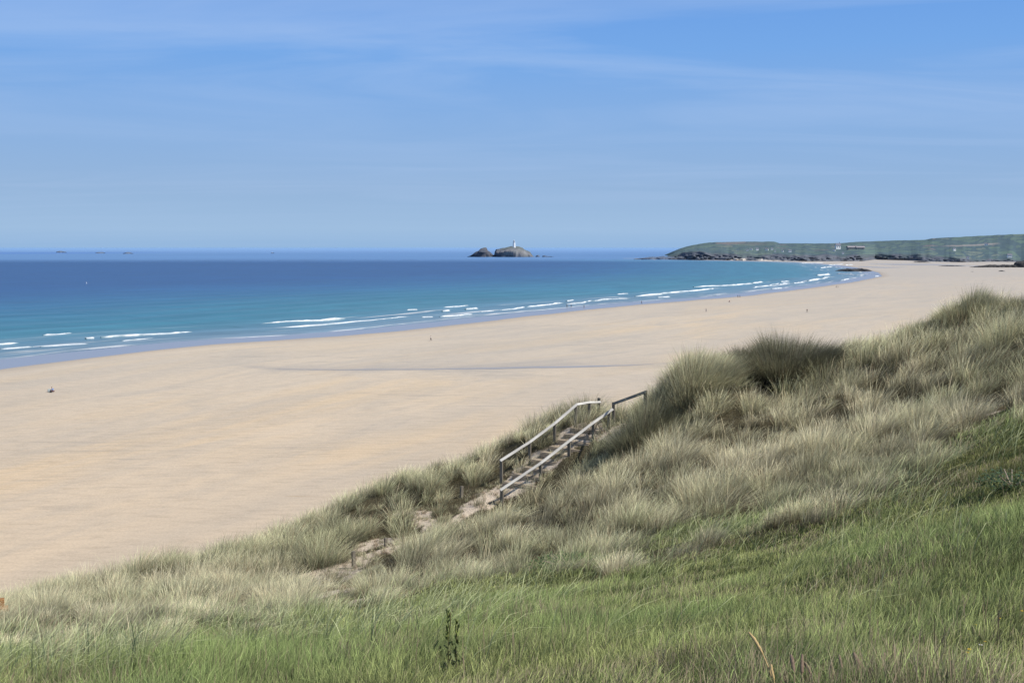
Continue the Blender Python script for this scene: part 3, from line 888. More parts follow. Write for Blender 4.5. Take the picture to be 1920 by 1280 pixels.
CREST = [(-350, 1215, 34), (0, 1141, 38), (300, 1082, 42), (600, 985, 47), (770, 910, 50), (900, 866, 50.5), (1090, 785, 52), (1200, 775, 50), (1320, 708, 43), (1470, 695, 43), (1600, 660, 43), (1700, 624, 42), (1820, 597, 41), (1960, 586, 39.5), (2300, 520, 39)]
for px, py, Y in CREST:
    p = at(px, py, Y); k = p[0] / p[1]
    for dy, dz in ((9, 4.2), (24, 13.5), (45, 26)):
        W.append((k * (Y + dy), Y + dy, max(p[2] - dz, -2.5)))
W = np.array(W)


def tps(r2): return 0.5 * r2 * np.log(np.maximum(r2, 1e-9))


def rbf_fit(W, lam=0.02):
    n = len(W); P = np.c_[np.ones(n), W[:, :2]]
    A = np.zeros((n + 3, n + 3))
    d2 = ((W[:, None, :2] - W[None, :, :2]) ** 2).sum(-1)
    A[:n, :n] = tps(d2) + lam * np.eye(n) * 5; A[:n, n:] = P; A[n:, :n] = P.T
    return np.linalg.solve(A, np.r_[W[:, 2], 0, 0, 0])


RC = rbf_fit(W)


def base_h(x, y):
    x = np.asarray(x, float).ravel(); y = np.asarray(y, float).ravel(); out = np.empty(len(x))
    for i in range(0, len(x), 40000):
        xs, ys = x[i:i + 40000], y[i:i + 40000]
        d2 = (xs[:, None] - W[None, :, 0]) ** 2 + (ys[:, None] - W[None, :, 1]) ** 2
        out[i:i + 40000] = tps(d2) @ RC[:-3] + RC[-3] + RC[-2] * xs + RC[-1] * ys
    return out


# bare sand: capsules in picture space turned into places on the ground (px0, py0, px1, py1, radius in m)
SANDC = [(1098, 803, 1022, 862, .80), (1022, 862, 958, 910, .80), (948, 912, 918, 928, .6), (912, 930, 884, 950, .42), (868, 962, 838, 986, .22), (812, 985, 780, 972, .34), (808, 1002, 786, 1010, .34),
         (768, 1016, 742, 1022, .26), (716, 1032, 684, 1044, .36), (676, 1052, 650, 1068, .45), (645, 1066, 610, 1094, .85), (612, 1092, 590, 1080, .7), (690, 1020, 735, 1012, .5), (600, 1115, 640, 1105, .5),
         (440, 1108, 475, 1100, .45), (455, 1120, 440, 1135, .3), (485, 1178, 540, 1165, .28), (660, 1142, 680, 1125, .3), (1880, 772, 1920, 765, .5), (1190, 800, 1150, 815, .5), (1125, 815, 1160, 800, .6),
         (760, 960, 800, 965, .35), (120, 1185, 160, 1190, .35), (1200, 872, 1212, 868, .2), (1280, 862, 1290, 858, .22), (1338, 905, 1350, 902, .25), (1420, 850, 1428, 846, .22), (1340, 945, 1352, 940, .2), (1240, 915, 1250, 912, .2)]


def ray_ground(px, py):
    """march a ray onto the dune"""
    px = np.atleast_1d(np.asarray(px, float)); py = np.atleast_1d(np.asarray(py, float))
    Ys_ = np.linspace(4, 70, 700); res = np.zeros((len(px), 3))
    for i in range(len(px)):
        P = at(px[i], py[i], Ys_); hgt_ = base_h(P[:, 0], P[:, 1]); b = np.where(P[:, 2] <= hgt_)[0]
        res[i] = P[b[0]] if len(b) else P[-1]
    return res


_sa = ray_ground([c_[0] for c_ in SANDC], [c_[1] for c_ in SANDC]); _sb = ray_ground([c_[2] for c_ in SANDC], [c_[3] for c_ in SANDC])


def sand_mask(x, y, rough=True):
    m = np.zeros(len(x))
    for a, b, c_ in zip(_sa, _sb, SANDC):
        r = c_[4]; e = b[:2] - a[:2]; L2 = max((e ** 2).sum(), 1e-6)
        t_ = np.clip(((x - a[0]) * e[0] + (y - a[1]) * e[1]) / L2, 0, 1)
        d = np.hypot(x - a[0] - t_ * e[0], y - a[1] - t_ * e[1])
        if not rough:
            m = np.maximum(m, 1 - smooth(0.5, 2.6, d / r)); continue
        m = np.maximum(m, 1 - smooth(0.6, 1.4, d / r + (fbm(x, y, 0.45, 33, 3) - 0.5) * 1.7))
    return m


# extra mounds under the big clumps
def hummock(x, y):
    far_ = smooth(14, 26, y)
    return (fbm(x, y, 2.6, 51, 3) - 0.5) * 0.75 * far_ + (fbm(x, y, 7.0, 57, 2) - 0.5) * 0.7 * far_ + (fbm(x, y, 1.1, 58, 2) - 0.5) * (0.10 + 0.30 * far_)


def ground(x, y, m=None):
    x = np.asarray(x, float).ravel(); y = np.asarray(y, float).ravel()
    m = sand_mask(x, y, False)
    return base_h(x, y) + hummock(x, y) * (1 - 0.85 * m)


# boundary between tall marram and the green turf near the camera (a line on the ground)
TURF = np.array([(-200, 1262), (0, 1250), (250, 1225), (480, 1188), (640, 1150), (800, 1130), (900, 1090), (1000, 1052), (1150, 1050), (1300, 1000), (1450, 975), (1600, 955), (1750, 900), (1830, 820), (1900, 780), (2100, 740)])


def turf_mask(P):
    px, py = project(P)
    b = np.interp(px, TURF[:, 0], TURF[:, 1])
    w = (fbm(P[:, 0], P[:, 1], 1.8, 71, 3) - 0.5)
    return smooth(-55, 45, py - b + w * 190)


gx = np.arange(-46, 50.01, 0.28); gy = np.arange(-12, 100.01, 0.28)
GX, GY = np.meshgrid(gx, gy)
ms = sand_mask(GX.ravel(), GY.ravel())
GZ = ground(GX.ravel(), GY.ravel(), ms)
Vd = np.stack([GX.ravel(), GY.ravel(), np.maximum(GZ, -3)], -1)
tm = turf_mask(Vd)
me = np_mesh('dune', Vd, grid_faces(len(gy), len(gx)))
attr_vec(me, 'mask', np.stack([ms, tm, np.zeros_like(ms)], -1))
t = NT('dune_ground')
mk = t.n('ShaderNodeSeparateXYZ'); t.l(t.attr('mask').outputs['Vector'], mk.inputs[0])
pos = t.n('ShaderNodeNewGeometry').outputs['Position']
n_a = t.noise(pos, 2.5, 6, 0.7); n_b = t.noise(pos, 14.0, 5, 0.7); n_c = t.noise(pos, 0.7, 3)
litter = t.ramp(n_b, [(0.3, (0.035, 0.030, 0.018)), (0.5, (0.085, 0.072, 0.042)), (0.72, (0.17, 0.145, 0.09))])
green = t.ramp(n_b, [(0.3, (0.030, 0.042, 0.012)), (0.55, (0.065, 0.085, 0.025)), (0.75, (0.12, 0.12, 0.05))])
c = t.mix(mk.outputs['Y'], litter, green)
sandc = t.ramp(n_a, [(0.25, (0.52, 0.42, 0.32)), (0.5, (0.66, 0.55, 0.43)), (0.75, (0.72, 0.61, 0.49))])
sandc = t.mix(0.5, sandc, t.ramp(n_b, [(0.3, 0.7), (0.6, 1.15)]), 'MULTIPLY')
deb = t.ramp(t.noise(t.mapping(pos, (5, 16, 5), (0, 0, 0.5)), 1.0, 4, 0.6, 0.8), [(0.64, 0.0), (0.70, 1.0)])
sandc = t.mix(t.math('MULTIPLY', deb, 0.6), sandc, (0.13, 0.095, 0.06))
sm_ = t.ramp(t.math('ADD', mk.outputs['X'], t.math('MULTIPLY', t.math('SUBTRACT', n_b, 0.5), 1.5)), [(0.28, 0.0), (0.72, 1.0)])
c = t.mix(sm_, c, sandc)
t.principled(c, 0.95, 0.05, t.bump(t.math('ADD', n_a, t.math('MULTIPLY', n_b, 0.5)), 0.8, 0.14))
dune = link_mesh('dune', me, t.m); tag(dune, kind='structure')


# ------------------------------------------------------------------ grass blades
def blades(base, lean, length, width, droop, cb, ct, ang=None, rng=RNG):
    """ribbons: base (n,3); lean (n,2) horizontal reach per length; droop curls the tip; cb, ct colours"""
    n = len(base)
    ts = [0.0, 0.38, 0.74, 1.0]; ws = [0.8, 1.0, 0.7, 0.0]
    if ang is None: ang = rng.uniform(0, 2 * np.pi, n)
    wd = np.stack([np.cos(ang), np.sin(ang), np.zeros(n)], -1)
    V = np.empty((n, 7, 3), np.float32); Cc = np.empty((n, 7, 3), np.float32)
    k = 0
    for t_, w_ in zip(ts, ws):
        hr = (lean * (0.45 * t_ + 0.55 * t_ * t_)[..., None] if np.ndim(t_) else lean * (0.40 * t_ + 0.60 * t_ ** 2)) * length[:, None]
        q = np.minimum(np.hypot(lean[:, 0], lean[:, 1]), 0.97)
        up = length * (t_ * np.sqrt(1 - 0.55 * q * q) - droop * t_ ** 3)
        p = base + np.concatenate([hr, up[:, None]], 1)
        cc = cb + (ct - cb) * min(1.0, t_ * 1.3) ** 1.5  # brown base to pale tip, contrast pushed for shaded feet and sunlit tips
        if w_ > 0:
            h_ = wd * (width * w_ * 0.5)[:, None]
            V[:, k] = p - h_; V[:, k + 1] = p + h_; Cc[:, k] = cc; Cc[:, k + 1] = cc; k += 2
        else:
            V[:, k] = p; Cc[:, k] = cc
    idx = np.arange(n)[:, None] * 7
    lp = (idx + np.array([0, 1, 3, 2, 2, 3, 5, 4, 4, 5, 6])[None]).ravel()
    sz = np.tile(np.array([4, 4, 3], np.int32), n)
    return V.reshape(-1, 3), lp, sz, Cc.reshape(-1, 3)


def blade_object(name, parts, mat, parent=None, origin=None):
    Vs_, ls_, ss2, cs_ = [], [], [], []; off = 0
    for v, l, s_, c_ in parts:
        Vs_.append(v); ls_.append(l + off); ss2.append(s_); cs_.append(c_); off += len(v)
    V = np.concatenate(Vs_)
    if origin is not None: V = V - np.asarray(origin, np.float32)
    me = np_mesh(name, V, None, np.concatenate(ls_), np.concatenate(ss2), True)
    attr_col(me, 'col', np.concatenate(cs_))
    o = link_mesh(name, me, mat, parent)
    if origin is not None and parent is None: o.location = origin
    return o


marram_m = blade_mat('marram_blade', 0.34, 0.5, 0.25, 0.64)
turf_m = blade_mat('turf_blade', 0.35, 0.55, 0.2)


def wedge_points(n, y0, y1, ex=0.09):
    """uniform over the ground area seen by the camera, with a margin at the sides"""
    y = np.sqrt(RNG.uniform(y0 ** 2, y1 ** 2, n)); hw = y * (960 / F + ex) + 1.5
    return RNG.uniform(-1, 1, n) * hw, y


WIND = np.array([0.24, -0.05])


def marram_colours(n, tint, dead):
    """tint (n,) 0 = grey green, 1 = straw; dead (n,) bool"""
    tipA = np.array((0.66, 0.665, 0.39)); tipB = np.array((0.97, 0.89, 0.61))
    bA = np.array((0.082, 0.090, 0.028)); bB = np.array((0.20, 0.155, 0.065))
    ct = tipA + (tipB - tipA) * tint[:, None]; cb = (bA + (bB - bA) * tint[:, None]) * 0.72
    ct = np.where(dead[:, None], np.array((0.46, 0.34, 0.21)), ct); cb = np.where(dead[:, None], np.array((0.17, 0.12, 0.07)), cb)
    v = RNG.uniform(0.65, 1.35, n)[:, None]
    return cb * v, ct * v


def marram_clumps(cx, cy, nb, rad, ln, tintc):
    """cx.. arrays per clump"""
    nb = nb.astype(int); idx = np.repeat(np.arange(len(cx)), nb); n = len(idx)
    a_ = RNG.uniform(0, 2 * np.pi, n); r_ = np.sqrt(RNG.uniform(0, 1, n)) * rad[idx]
    x = cx[idx] + np.cos(a_) * r_; y = cy[idx] + np.sin(a_) * r_
    return x, y, a_, r_ / rad[idx], ln[idx], tintc[idx], idx


def build_marram():
    parts = []
    # tufts
    nC = 6300
    cx, cy = wedge_points(nC, 9, 62)
    P = np.stack([cx, cy, ground(cx, cy)], -1); px, py = project(P)
    keep = (py < 1330) & (turf_mask(P) < RNG.uniform(0.1, 0.95, nC)) & (sand_mask(cx, cy) < np.where(RNG.uniform(0, 1, nC) < 0.15, 1.1, 0.3))
    # nothing tall grows right in front of the trodden path and its posts
    hide = np.zeros(nC, bool)
    for up_ in (0.25, 0.5, 0.8):
        qx, qy = project(P + np.array((0, 0, up_)))
        for c_ in SANDC[2:14] + [(663, 1062, 663, 1040, .75), (723, 1036, 723, 1015, .75), (865, 934, 865, 918, 1.0), (592, 1098, 592, 1088, .6), (975, 925, 1120, 815, .7)]:
            e0, e1 = c_[2] - c_[0], c_[3] - c_[1]; L2 = max(e0 * e0 + e1 * e1, 1e-6)
            t_ = np.clip(((qx - c_[0]) * e0 + (qy - c_[1]) * e1) / L2, 0, 1)
            near_ = np.hypot(qx - c_[0] - t_ * e0, qy - c_[1] - t_ * e1) < 30 * c_[4]
            if c_[0] == c_[2]: keep &= ~near_
            hide |= near_
    keep &= ~(hide & (RNG.uniform(0, 1, nC) < 0.66))
    # patchy cover, thicker in some places
    keep &= RNG.uniform(0, 1, nC) < 0.20 + 1.2 * fbm(cx, cy, 3.0, 99, 2)
    cx, cy = cx[keep], cy[keep]; nC = len(cx)
    tint = np.clip(fbm(cx, cy, 6, 101, 3) * 1.5 - 0.33 + RNG.normal(0, 0.25, nC), 0, 1)
    size = (0.55 + 0.95 * RNG.uniform(0, 1, nC) ** 1.5) * (0.65 + 0.7 * fbm(cx, cy, 4, 104, 2))
    dens = np.clip(34 / np.maximum(cy, 1) * 0.9, 0.75, 1.6)
    far_ = smooth(13, 36, cy)
    x, y, a_, rr, ln, tn, ci = marram_clumps(cx, cy, 215 * size * dens, 0.27 * size * (0.85 + 0.45 * far_), (0.34 + 0.62 * far_) * size, tint)
    n = len(x)
    z = ground(x, y)
    ln = ln * RNG.uniform(0.66, 1.12, n) * (1 - 0.22 * rr ** 2)
    out = np.stack([np.cos(a_), np.sin(a_)], -1) * (0.10 + 0.54 * rr)[:, None] * RNG.uniform(0.5, 1.3, n)[:, None]
    wv_ = (WIND[None] * (0.35 + 1.2 * fbm(x, y, 5, 120, 2))[:, None])
    cj = RNG.normal(0, 0.14, (nC, 2))
    lean = out + wv_ + cj[ci] + RNG.normal(0, 0.12, (n, 2))
    dead = RNG.uniform(0, 1, n) < 0.12
    cb, ct = marram_colours(n, np.clip(tn + RNG.normal(0, 0.15, n), 0, 1), dead)
    cl_ = (0.45 + 1.0 * RNG.uniform(0, 1, nC))[ci][:, None]
    wd = np.maximum(0.0042, 0.00018 * y) * RNG.uniform(0.6, 1.4, n)
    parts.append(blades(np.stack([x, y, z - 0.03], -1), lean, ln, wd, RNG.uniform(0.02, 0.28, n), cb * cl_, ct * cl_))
    n1 = n
    # loose cover between the tufts
    n = 60000
    x, y = wedge_points(n, 9, 60)
    z = ground(x, y); P = np.stack([x, y, z], -1); px, py = project(P)
    keep = (py < 1330) & (turf_mask(P) < 0.65) & (RNG.uniform(0, 1, n) > sand_mask(x, y) * 0.86 - 0.02) & (RNG.uniform(0, 1, n) < 0.35 + 1.0 * fbm(x, y, 2.2, 140, 3))
    x, y, z = x[keep], y[keep], z[keep]; n = len(x)
    tn = np.clip(fbm(x, y, 6, 101, 3) * 1.4 - 0.2 + RNG.normal(0, 0.25, n), 0, 1)
    dead = RNG.uniform(0, 1, n) < 0.22
    cb, ct = marram_colours(n, tn, dead); ct = ct * 0.5; cb = cb * 0.7
    lean = WIND[None] * (0.5 + fbm(x, y, 5, 120, 2))[:, None] + RNG.normal(0, 0.24, (n, 2))
    parts.append(blades(np.stack([x, y, z - 0.02], -1), lean, RNG.uniform(0.12, 0.40, n), np.maximum(0.006, 0.00028 * y) * RNG.uniform(0.7, 1.2, n), RNG.uniform(0.03, 0.3, n), cb, ct))
    # small sparse tufts creeping over the trodden sand
    q = RNG.integers(0, len(SANDC), 750); u = RNG.uniform(0, 1, 750)[:, None]
    tc_ = _sa[q, :2] * (1 - u) + _sb[q, :2] * u + RNG.normal(0, 0.55, (750, 2))
    ii = np.repeat(np.arange(750), 22); n = len(ii)
    x = tc_[ii, 0] + RNG.normal(0, 0.055, n); y = tc_[ii, 1] + RNG.normal(0, 0.055, n)
    cb, ct = marram_colours(n, RNG.uniform(0.2, 1, 750)[ii], RNG.uniform(0, 1, 750)[ii] < 0.3)
    parts.append(blades(np.stack([x, y, ground(x, y) - 0.01], -1), RNG.normal(0.1, 0.45, (n, 2)), RNG.uniform(0.08, 0.26, n), np.full(n, 0.009), RNG.uniform(0, 0.3, n), cb, ct * 0.8))
    # straw flower spikes and broken dead stems standing out of the tufts
    pick = RNG.integers(0, n1, 9000); q_ = parts[0][0].reshape(-1, 7, 3)[pick, 0]; n = len(q_)
    lean = RNG.normal(0.12, 0.22, (n, 2)); st_ = np.array((0.95, 0.82, 0.52)) * RNG.uniform(0.5, 1.1, n)[:, None]
    parts.append(blades(q_ + np.array((0, 0, 0.03)), lean, RNG.uniform(0.6, 1.15, n) * (0.5 + 0.5 * smooth(13, 36, q_[:, 1])), np.maximum(0.007, 0.00032 * q_[:, 1]) * RNG.uniform(0.7, 1.2, n), RNG.uniform(0, 0.2, n), st_ * 0.5, st_))
    o = blade_object('marram_grass', parts, marram_m)
    tag(o, 'pale windblown marram grass covering the whole dune slope', 'marram grass', kind='stuff')
    print('marram blades', n1, n)


def build_turf():
    parts = []
    n = 540000
    u = RNG.uniform(0, 1, n); y = 3.6 + 22.4 * u ** 1.2
    x = RNG.uniform(-1, 1, n) * (y * (960 / F + 0.10) + 1.8)
    z = ground(x, y); P = np.stack([x, y, z], -1); px, py = project(P)
    tmk = turf_mask(P)
    keep = (py < 1900) & (RNG.uniform(0, 1, n) < tmk * 1.15) & (RNG.uniform(0, 1, n) > sand_mask(x, y) * 1.5)
    x, y, z = x[keep], y[keep], z[keep]; n = len(x)
    lush = np.clip(fbm(x, y, 1.6, 201, 3) * 2.4 - 0.75 + np.exp(-((y - 12) / 4.0) ** 2) * 0.25, 0, 1)
    dkp = smooth(0.52, 0.7, fbm(x, y, 0.9, 207, 3))
    olive = np.exp(-(((x - 8.4) / 2.2) ** 2 + ((y - 19) / 5.0) ** 2))
    gA = np.array((0.480, 0.520, 0.190)); gB = np.array((0.345, 0.435, 0.150)); gO = np.array((0.180, 0.165, 0.045)); st = np.array((0.62, 0.51, 0.33))
    ct = gA + (gB - gA) * lush[:, None]
    ct = ct * (1 - olive[:, None] * .8) + gO * olive[:, None] * .8
    r_ = RNG.uniform(0, 1, n); tan = r_ < 0.08 + 0.10 * np.exp(-((y - 6.5) / 1.6) ** 2) * smooth(0.5, 1.8, x) + 0.40 * smooth(0.50, 0.72, fbm(x, y, 1.2, 205, 3)) - 0.05 * lush
    pale = (r_ > 0.90)
    ct = np.where(tan[:, None], st * RNG.uniform(0.6, 1.1, n)[:, None], ct)
    ct = np.where(pale[:, None], ct * 1.9, ct) * RNG.uniform(0.7, 1.35, n)[:, None]
    ct = ct * (1 - 0.28 * dkp[:, None])
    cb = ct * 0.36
    ln = RNG.uniform(0.07, 0.24, n) * (0.7 + 0.6 * fbm(x, y, 0.5, 209, 2)) * (0.65 + 0.75 * lush) * (1 - 0.4 * olive)
    clump = RNG.normal(0, 0.30, (n, 2)) + np.stack([fbm(x, y, 0.35, 210, 2) - 0.5, fbm(x, y, 0.35, 211, 2) - 0.5], -1) * 0.9
    lean = clump + np.array([0.16, 0.0])
    wd = np.maximum(0.0026, 0.00026 * y) * RNG.uniform(0.6, 1.5, n)
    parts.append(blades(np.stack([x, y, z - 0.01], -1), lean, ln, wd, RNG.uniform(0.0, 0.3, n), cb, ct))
    # long pale arching leaves of marram thinning into the turf
    n2 = 22000
    x = RNG.uniform(-1, 1, n2); y = RNG.uniform(8, 24, n2); x = x * (y * (960 / F + 0.09) + 1)
    z = ground(x, y); P = np.stack([x, y, z], -1); px, py = project(P); tmk = turf_mask(P)
    lineb = np.interp(px, TURF[:, 0], TURF[:, 1])
    keep = (py < 1300) & (RNG.uniform(0, 1, n2) < np.exp(-((py - lineb - 15) / 60.0) ** 2) * 0.9 + 0.03) & (fbm(x, y, 1.3, 230, 2) > 0.46)
    x, y, z = x[keep], y[keep], z[keep]; n2 = len(x)
    ct = np.array((0.66, 0.69, 0.37)) * RNG.uniform(0.6, 1.4, n2)[:, None]; cb = np.array((0.13, 0.18, 0.06)) * np.ones((n2, 1))
    lean = np.stack([RNG.normal(0.45, 0.35, n2), RNG.normal(-0.05, 0.3, n2)], -1)
    parts.append(blades(np.stack([x, y, z], -1), lean, RNG.uniform(0.45, 0.85, n2), RNG.uniform(0.005, 0.009, n2), RNG.uniform(0.05, 0.45, n2), cb, ct))
    # brown flowering stems through the turf
    n3 = 3200
    x = RNG.uniform(-1, 1, n3); y = 5 + 14 * RNG.uniform(0, 1, n3) ** 1.2; x = x * (y * (960 / F + 0.09) + 1)
    z = ground(x, y); P = np.stack([x, y, z], -1); tmk = turf_mask(P)
    keep = (tmk > 0.5) & (fbm(x, y, 1.7, 240, 2) > 0.46)
    x, y, z = x[keep], y[keep], z[keep]; n3 = len(x)
    ct = np.array((0.30, 0.215, 0.145)) * RNG.uniform(0.6, 1.4, n3)[:, None]; cb = np.array((0.15, 0.15, 0.07)) * np.ones((n3, 1))
    lean = RNG.normal(0.06, 0.14, (n3, 2))
    parts.append(blades(np.stack([x, y, z], -1), lean, RNG.uniform(0.22, 0.42, n3), RNG.uniform(0.003, 0.006, n3), RNG.uniform(0.0, 0.1, n3), cb, ct))
    o = blade_object('meadow_grass', parts, turf_m)
    tag(o, 'short green meadow grass with brown flowering stems in the foreground', 'grass', kind='stuff')
    print('turf blades', n, n2, n3)


build_marram()
build_turf()


def big_tuft(px, py, Y, rad, height, nb, label, dark=0.5, tintv=0.35, ry=0.7, seed=1, spread=0.75):
    """a large single tussock: thing of its own"""
    nb = int(nb * 1.9)
    p = at(px, py, Y); c0 = np.array([p[0], p[1], ground([p[0]], [p[1]])[0]])
    a_ = RNG.uniform(0, 2 * np.pi, nb); r_ = np.sqrt(RNG.uniform(0, 1, nb))
    x = c0[0] + np.cos(a_) * r_ * rad * 0.72; y = c0[1] + np.sin(a_) * r_ * rad * ry * 0.72
    z = ground(x, y)
    lump = 0.68 + 0.6 * fbm(x, y, 0.5, 300 + seed, 2)
    ln = height * RNG.uniform(0.66, 1.05, nb) * (1.0 - 0.34 * r_ ** 2) * lump
    out = np.stack([np.cos(a_), np.sin(a_)], -1) * (spread * r_)[:, None] * RNG.uniform(0.5, 1.2, nb)[:, None]
    lean = out + WIND * 0.45 + RNG.normal(0, 0.12, (nb, 2))
    tn = np.clip(RNG.normal(tintv, 0.25, nb), 0, 1); dead = RNG.uniform(0, 1, nb) < 0.12
    cb, ct = marram_colours(nb, tn, dead)
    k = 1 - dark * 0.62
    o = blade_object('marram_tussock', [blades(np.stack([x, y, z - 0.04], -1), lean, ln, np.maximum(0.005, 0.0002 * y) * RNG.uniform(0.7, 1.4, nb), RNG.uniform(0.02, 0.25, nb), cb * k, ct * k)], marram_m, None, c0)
    tag(o, label, 'grass tussock', 'big marram tussocks on the dune')
    return o


big_tuft(1304, 733, 41.0, 2.1, 1.95, 5800, 'big pale green tussock right of the stair rail, left of the tallest one', 0.25, 0.35, seed=1)
big_tuft(1210, 794, 40.2, 1.45, 2.05, 3600, 'tussock coloured dark as a shaded flank that hides the right end of the stair rail', 0.9, 0.1, seed=2)  # blade colour darkened as the shadow side of the large mass
big_tuft(1480, 707, 41.5, 2.25, 2.1, 7600, 'tall dark round tussock in the middle of the dune skyline', 1.12, 0.12, seed=3)
big_tuft(1390, 712, 43.0, 0.9, 1.3, 1400, 'narrow tussock coloured dark as the shaded gap between the two biggest tussocks', 1.3, 0.1, seed=31)  # tuft added with darkened colour to stand for shade in the gap
big_tuft(1820, 608, 40.0, 1.5, 1.55, 3400, 'tall dark tussock on the skyline at the upper right', 0.6, 0.15, seed=4)
big_tuft(1745, 640, 41.0, 1.5, 0.85, 2200, 'wide low dark tussock left of the upper right skyline tussock', 0.6, 0.15, seed=41)
big_tuft(1925, 590, 39.0, 1.0, 1.25, 1900, 'very dark tussock cut by the right edge of the picture', 0.85, 0.1, seed=5)
big_tuft(725, 1130, 25.5, 0.85, 0.95, 1900, 'brownish tussock below the bare sand and the two lone posts', 0.35, 0.55, seed=6)
big_tuft(520, 1130, 29.0, 0.95, 1.05, 1900, 'grey green tussock left of the bare sand patch', 0.3, 0.4, seed=7)
big_tuft(690, 1098, 32.0, 0.5, 0.75, 900, 'olive tussock on the right rim of the bare sand patch', 0.3, 0.4, seed=8)
big_tuft(820, 995, 40.5, 0.65, 0.6, 900, 'reddish brown tussock on the sandy path above the lone posts', 0.3, 0.9, seed=9)

# ------------------------------------------------------------------ timber
def wood(name, a, b):
    t = NT(name)
    tcn = t.n('ShaderNodeTexCoord').outputs['Object']
    n_ = t.noise(t.mapping(tcn, (14, 14, 1.6)), 1.0, 6, 0.65, 0.4)
    n2_ = t.noise(tcn, 1.2, 3)
    c_ = t.mix(0.5, t.ramp(n_, [(0.3, a), (0.7, b)]), t.ramp(n2_, [(0.3, 0.7), (0.7, 1.1)]), 'MULTIPLY')
    t.principled(c_, 0.8, 0.2, t.bump(n_, 0.4, 0.01))
    return t.m


wood_grey = wood('weathered_wood', (0.13, 0.115, 0.09), (0.30, 0.27, 0.22))
wood_rail = wood('bleached_rail_wood', (0.44, 0.42, 0.38), (0.70, 0.68, 0.63))
wood_step = wood('step_wood', (0.25, 0.20, 0.14), (0.46, 0.38, 0.29))
wood_orange = wood('orange_wood', (0.27, 0.125, 0.045), (0.44, 0.24, 0.10))


def beam(name, a, b, w_, h_, mat, parent, org, bevel=0.006, roll=0.0):
    a = Vector([float(v) for v in a]); b = Vector([float(v) for v in b]); d = b - a; L = d.length
    z_ = d.normalized(); ref = Vector((0, 0, 1)) if abs(z_.z) < 0.9 else Vector((0.35, 0.94, 0)).normalized()
    x_ = ref.cross(z_).normalized(); y_ = z_.cross(x_)
    R_ = Matrix((x_, y_, z_)).transposed()
    R_ = R_ @ Matrix.Rotation(roll, 3, 'Z')
    bm = bmesh.new(); bm_box(bm, (0, 0, 0), w_, h_, L)
    if bevel: bmesh.ops.bevel(bm, geom=bm.edges[:], offset=bevel, segments=1, affect='EDGES')
    bmesh.ops.subdivide_edges(bm, edges=[e for e in bm.edges if e.calc_length() > L * 0.7], cuts=4)
    for v in bm.verts:
        v.co.x += random.uniform(-.002, .002); v.co.y += random.uniform(-.002, .002)
    me = bpy.data.meshes.new(name); bm.to_mesh(me); bm.free()
    o = link_mesh(name, me, mat, parent)
    m = Matrix.Translation((a + b) / 2 - Vector([float(v) for v in org])) @ R_.to_4x4()
    if parent is None: o.matrix_world = m
    else: o.matrix_local = m
    return o


ROLL, ROLL_UP = 0.75, 1.3


def rail_thing(posts, rails, label, pw=0.125):
    """posts: (px, top py, Y, foot drop m); rails: list of lists (px, py, Y)"""
    p0 = at(posts[0][0], posts[0][1], posts[0][2]); g0 = ground([p0[0]], [p0[1]])[0]
    org = np.array([p0[0], p0[1], g0])
    r = empty('handrail', org, label, 'handrail', 'handrails of the beach steps')
    for px, py, Y, dr_ in posts:
        tp = at(px, py, Y); ft = tp.copy(); ft[2] = min(ground([tp[0]], [tp[1]])[0] - 0.25, tp[2] - dr_)
        beam('post', ft, tp, pw, pw * 0.8, wood_grey, r, org)
    for rl in rails:
        for (a, b) in zip(rl, rl[1:]):
            up_ = a[0] > 1145
            beam('rail', at(*a) + np.array((0, -0.07, 0.02)), at(*b) + np.array((0, -0.07, 0.02)), 0.12, 0.045, wood_grey if up_ else wood_rail, r, org, 0.006, ROLL_UP if up_ else ROLL)  # upper rail gets the darker wood to paint its face turned from the sun
    return r


rail_thing([(940, 863, 45.5, 1.0), (993, 829, 46.2, 0.9), (1040, 794, 46.9, 0.9), (1079.5, 759, 47.6, 1.0), (1105, 754, 49.0, 0.9), (1123, 745.5, 49.8, 1.0)],
           [[(938, 864, 45.5), (993, 829, 46.2), (1040, 794, 46.9), (1082, 758, 47.6)], [(1081, 758.5, 47.6), (1105, 754.5, 49.0), (1126, 754, 49.8)]],
           'weathered timber handrail on the far seaward side of the beach steps')
rail_thing([(941, 919, 43.8, .6), (1013.5, 868, 44.6, .6), (1067, 827, 45.4, .6), (1112.5, 792, 46.1, .7), (1142, 772, 46.5, .6), (1150.5, 754, 46.7, .9), (1210, 735, 42.5, .9)],
           [[(938, 919, 43.8), (1013.5, 868.5, 44.6), (1067, 827, 45.4), (1112.5, 792.5, 46.1), (1149, 767, 46.65)], [(1150, 757, 46.6), (1212, 734.5, 42.4)]],
           'low bleached timber handrail on the near landward side of the beach steps')
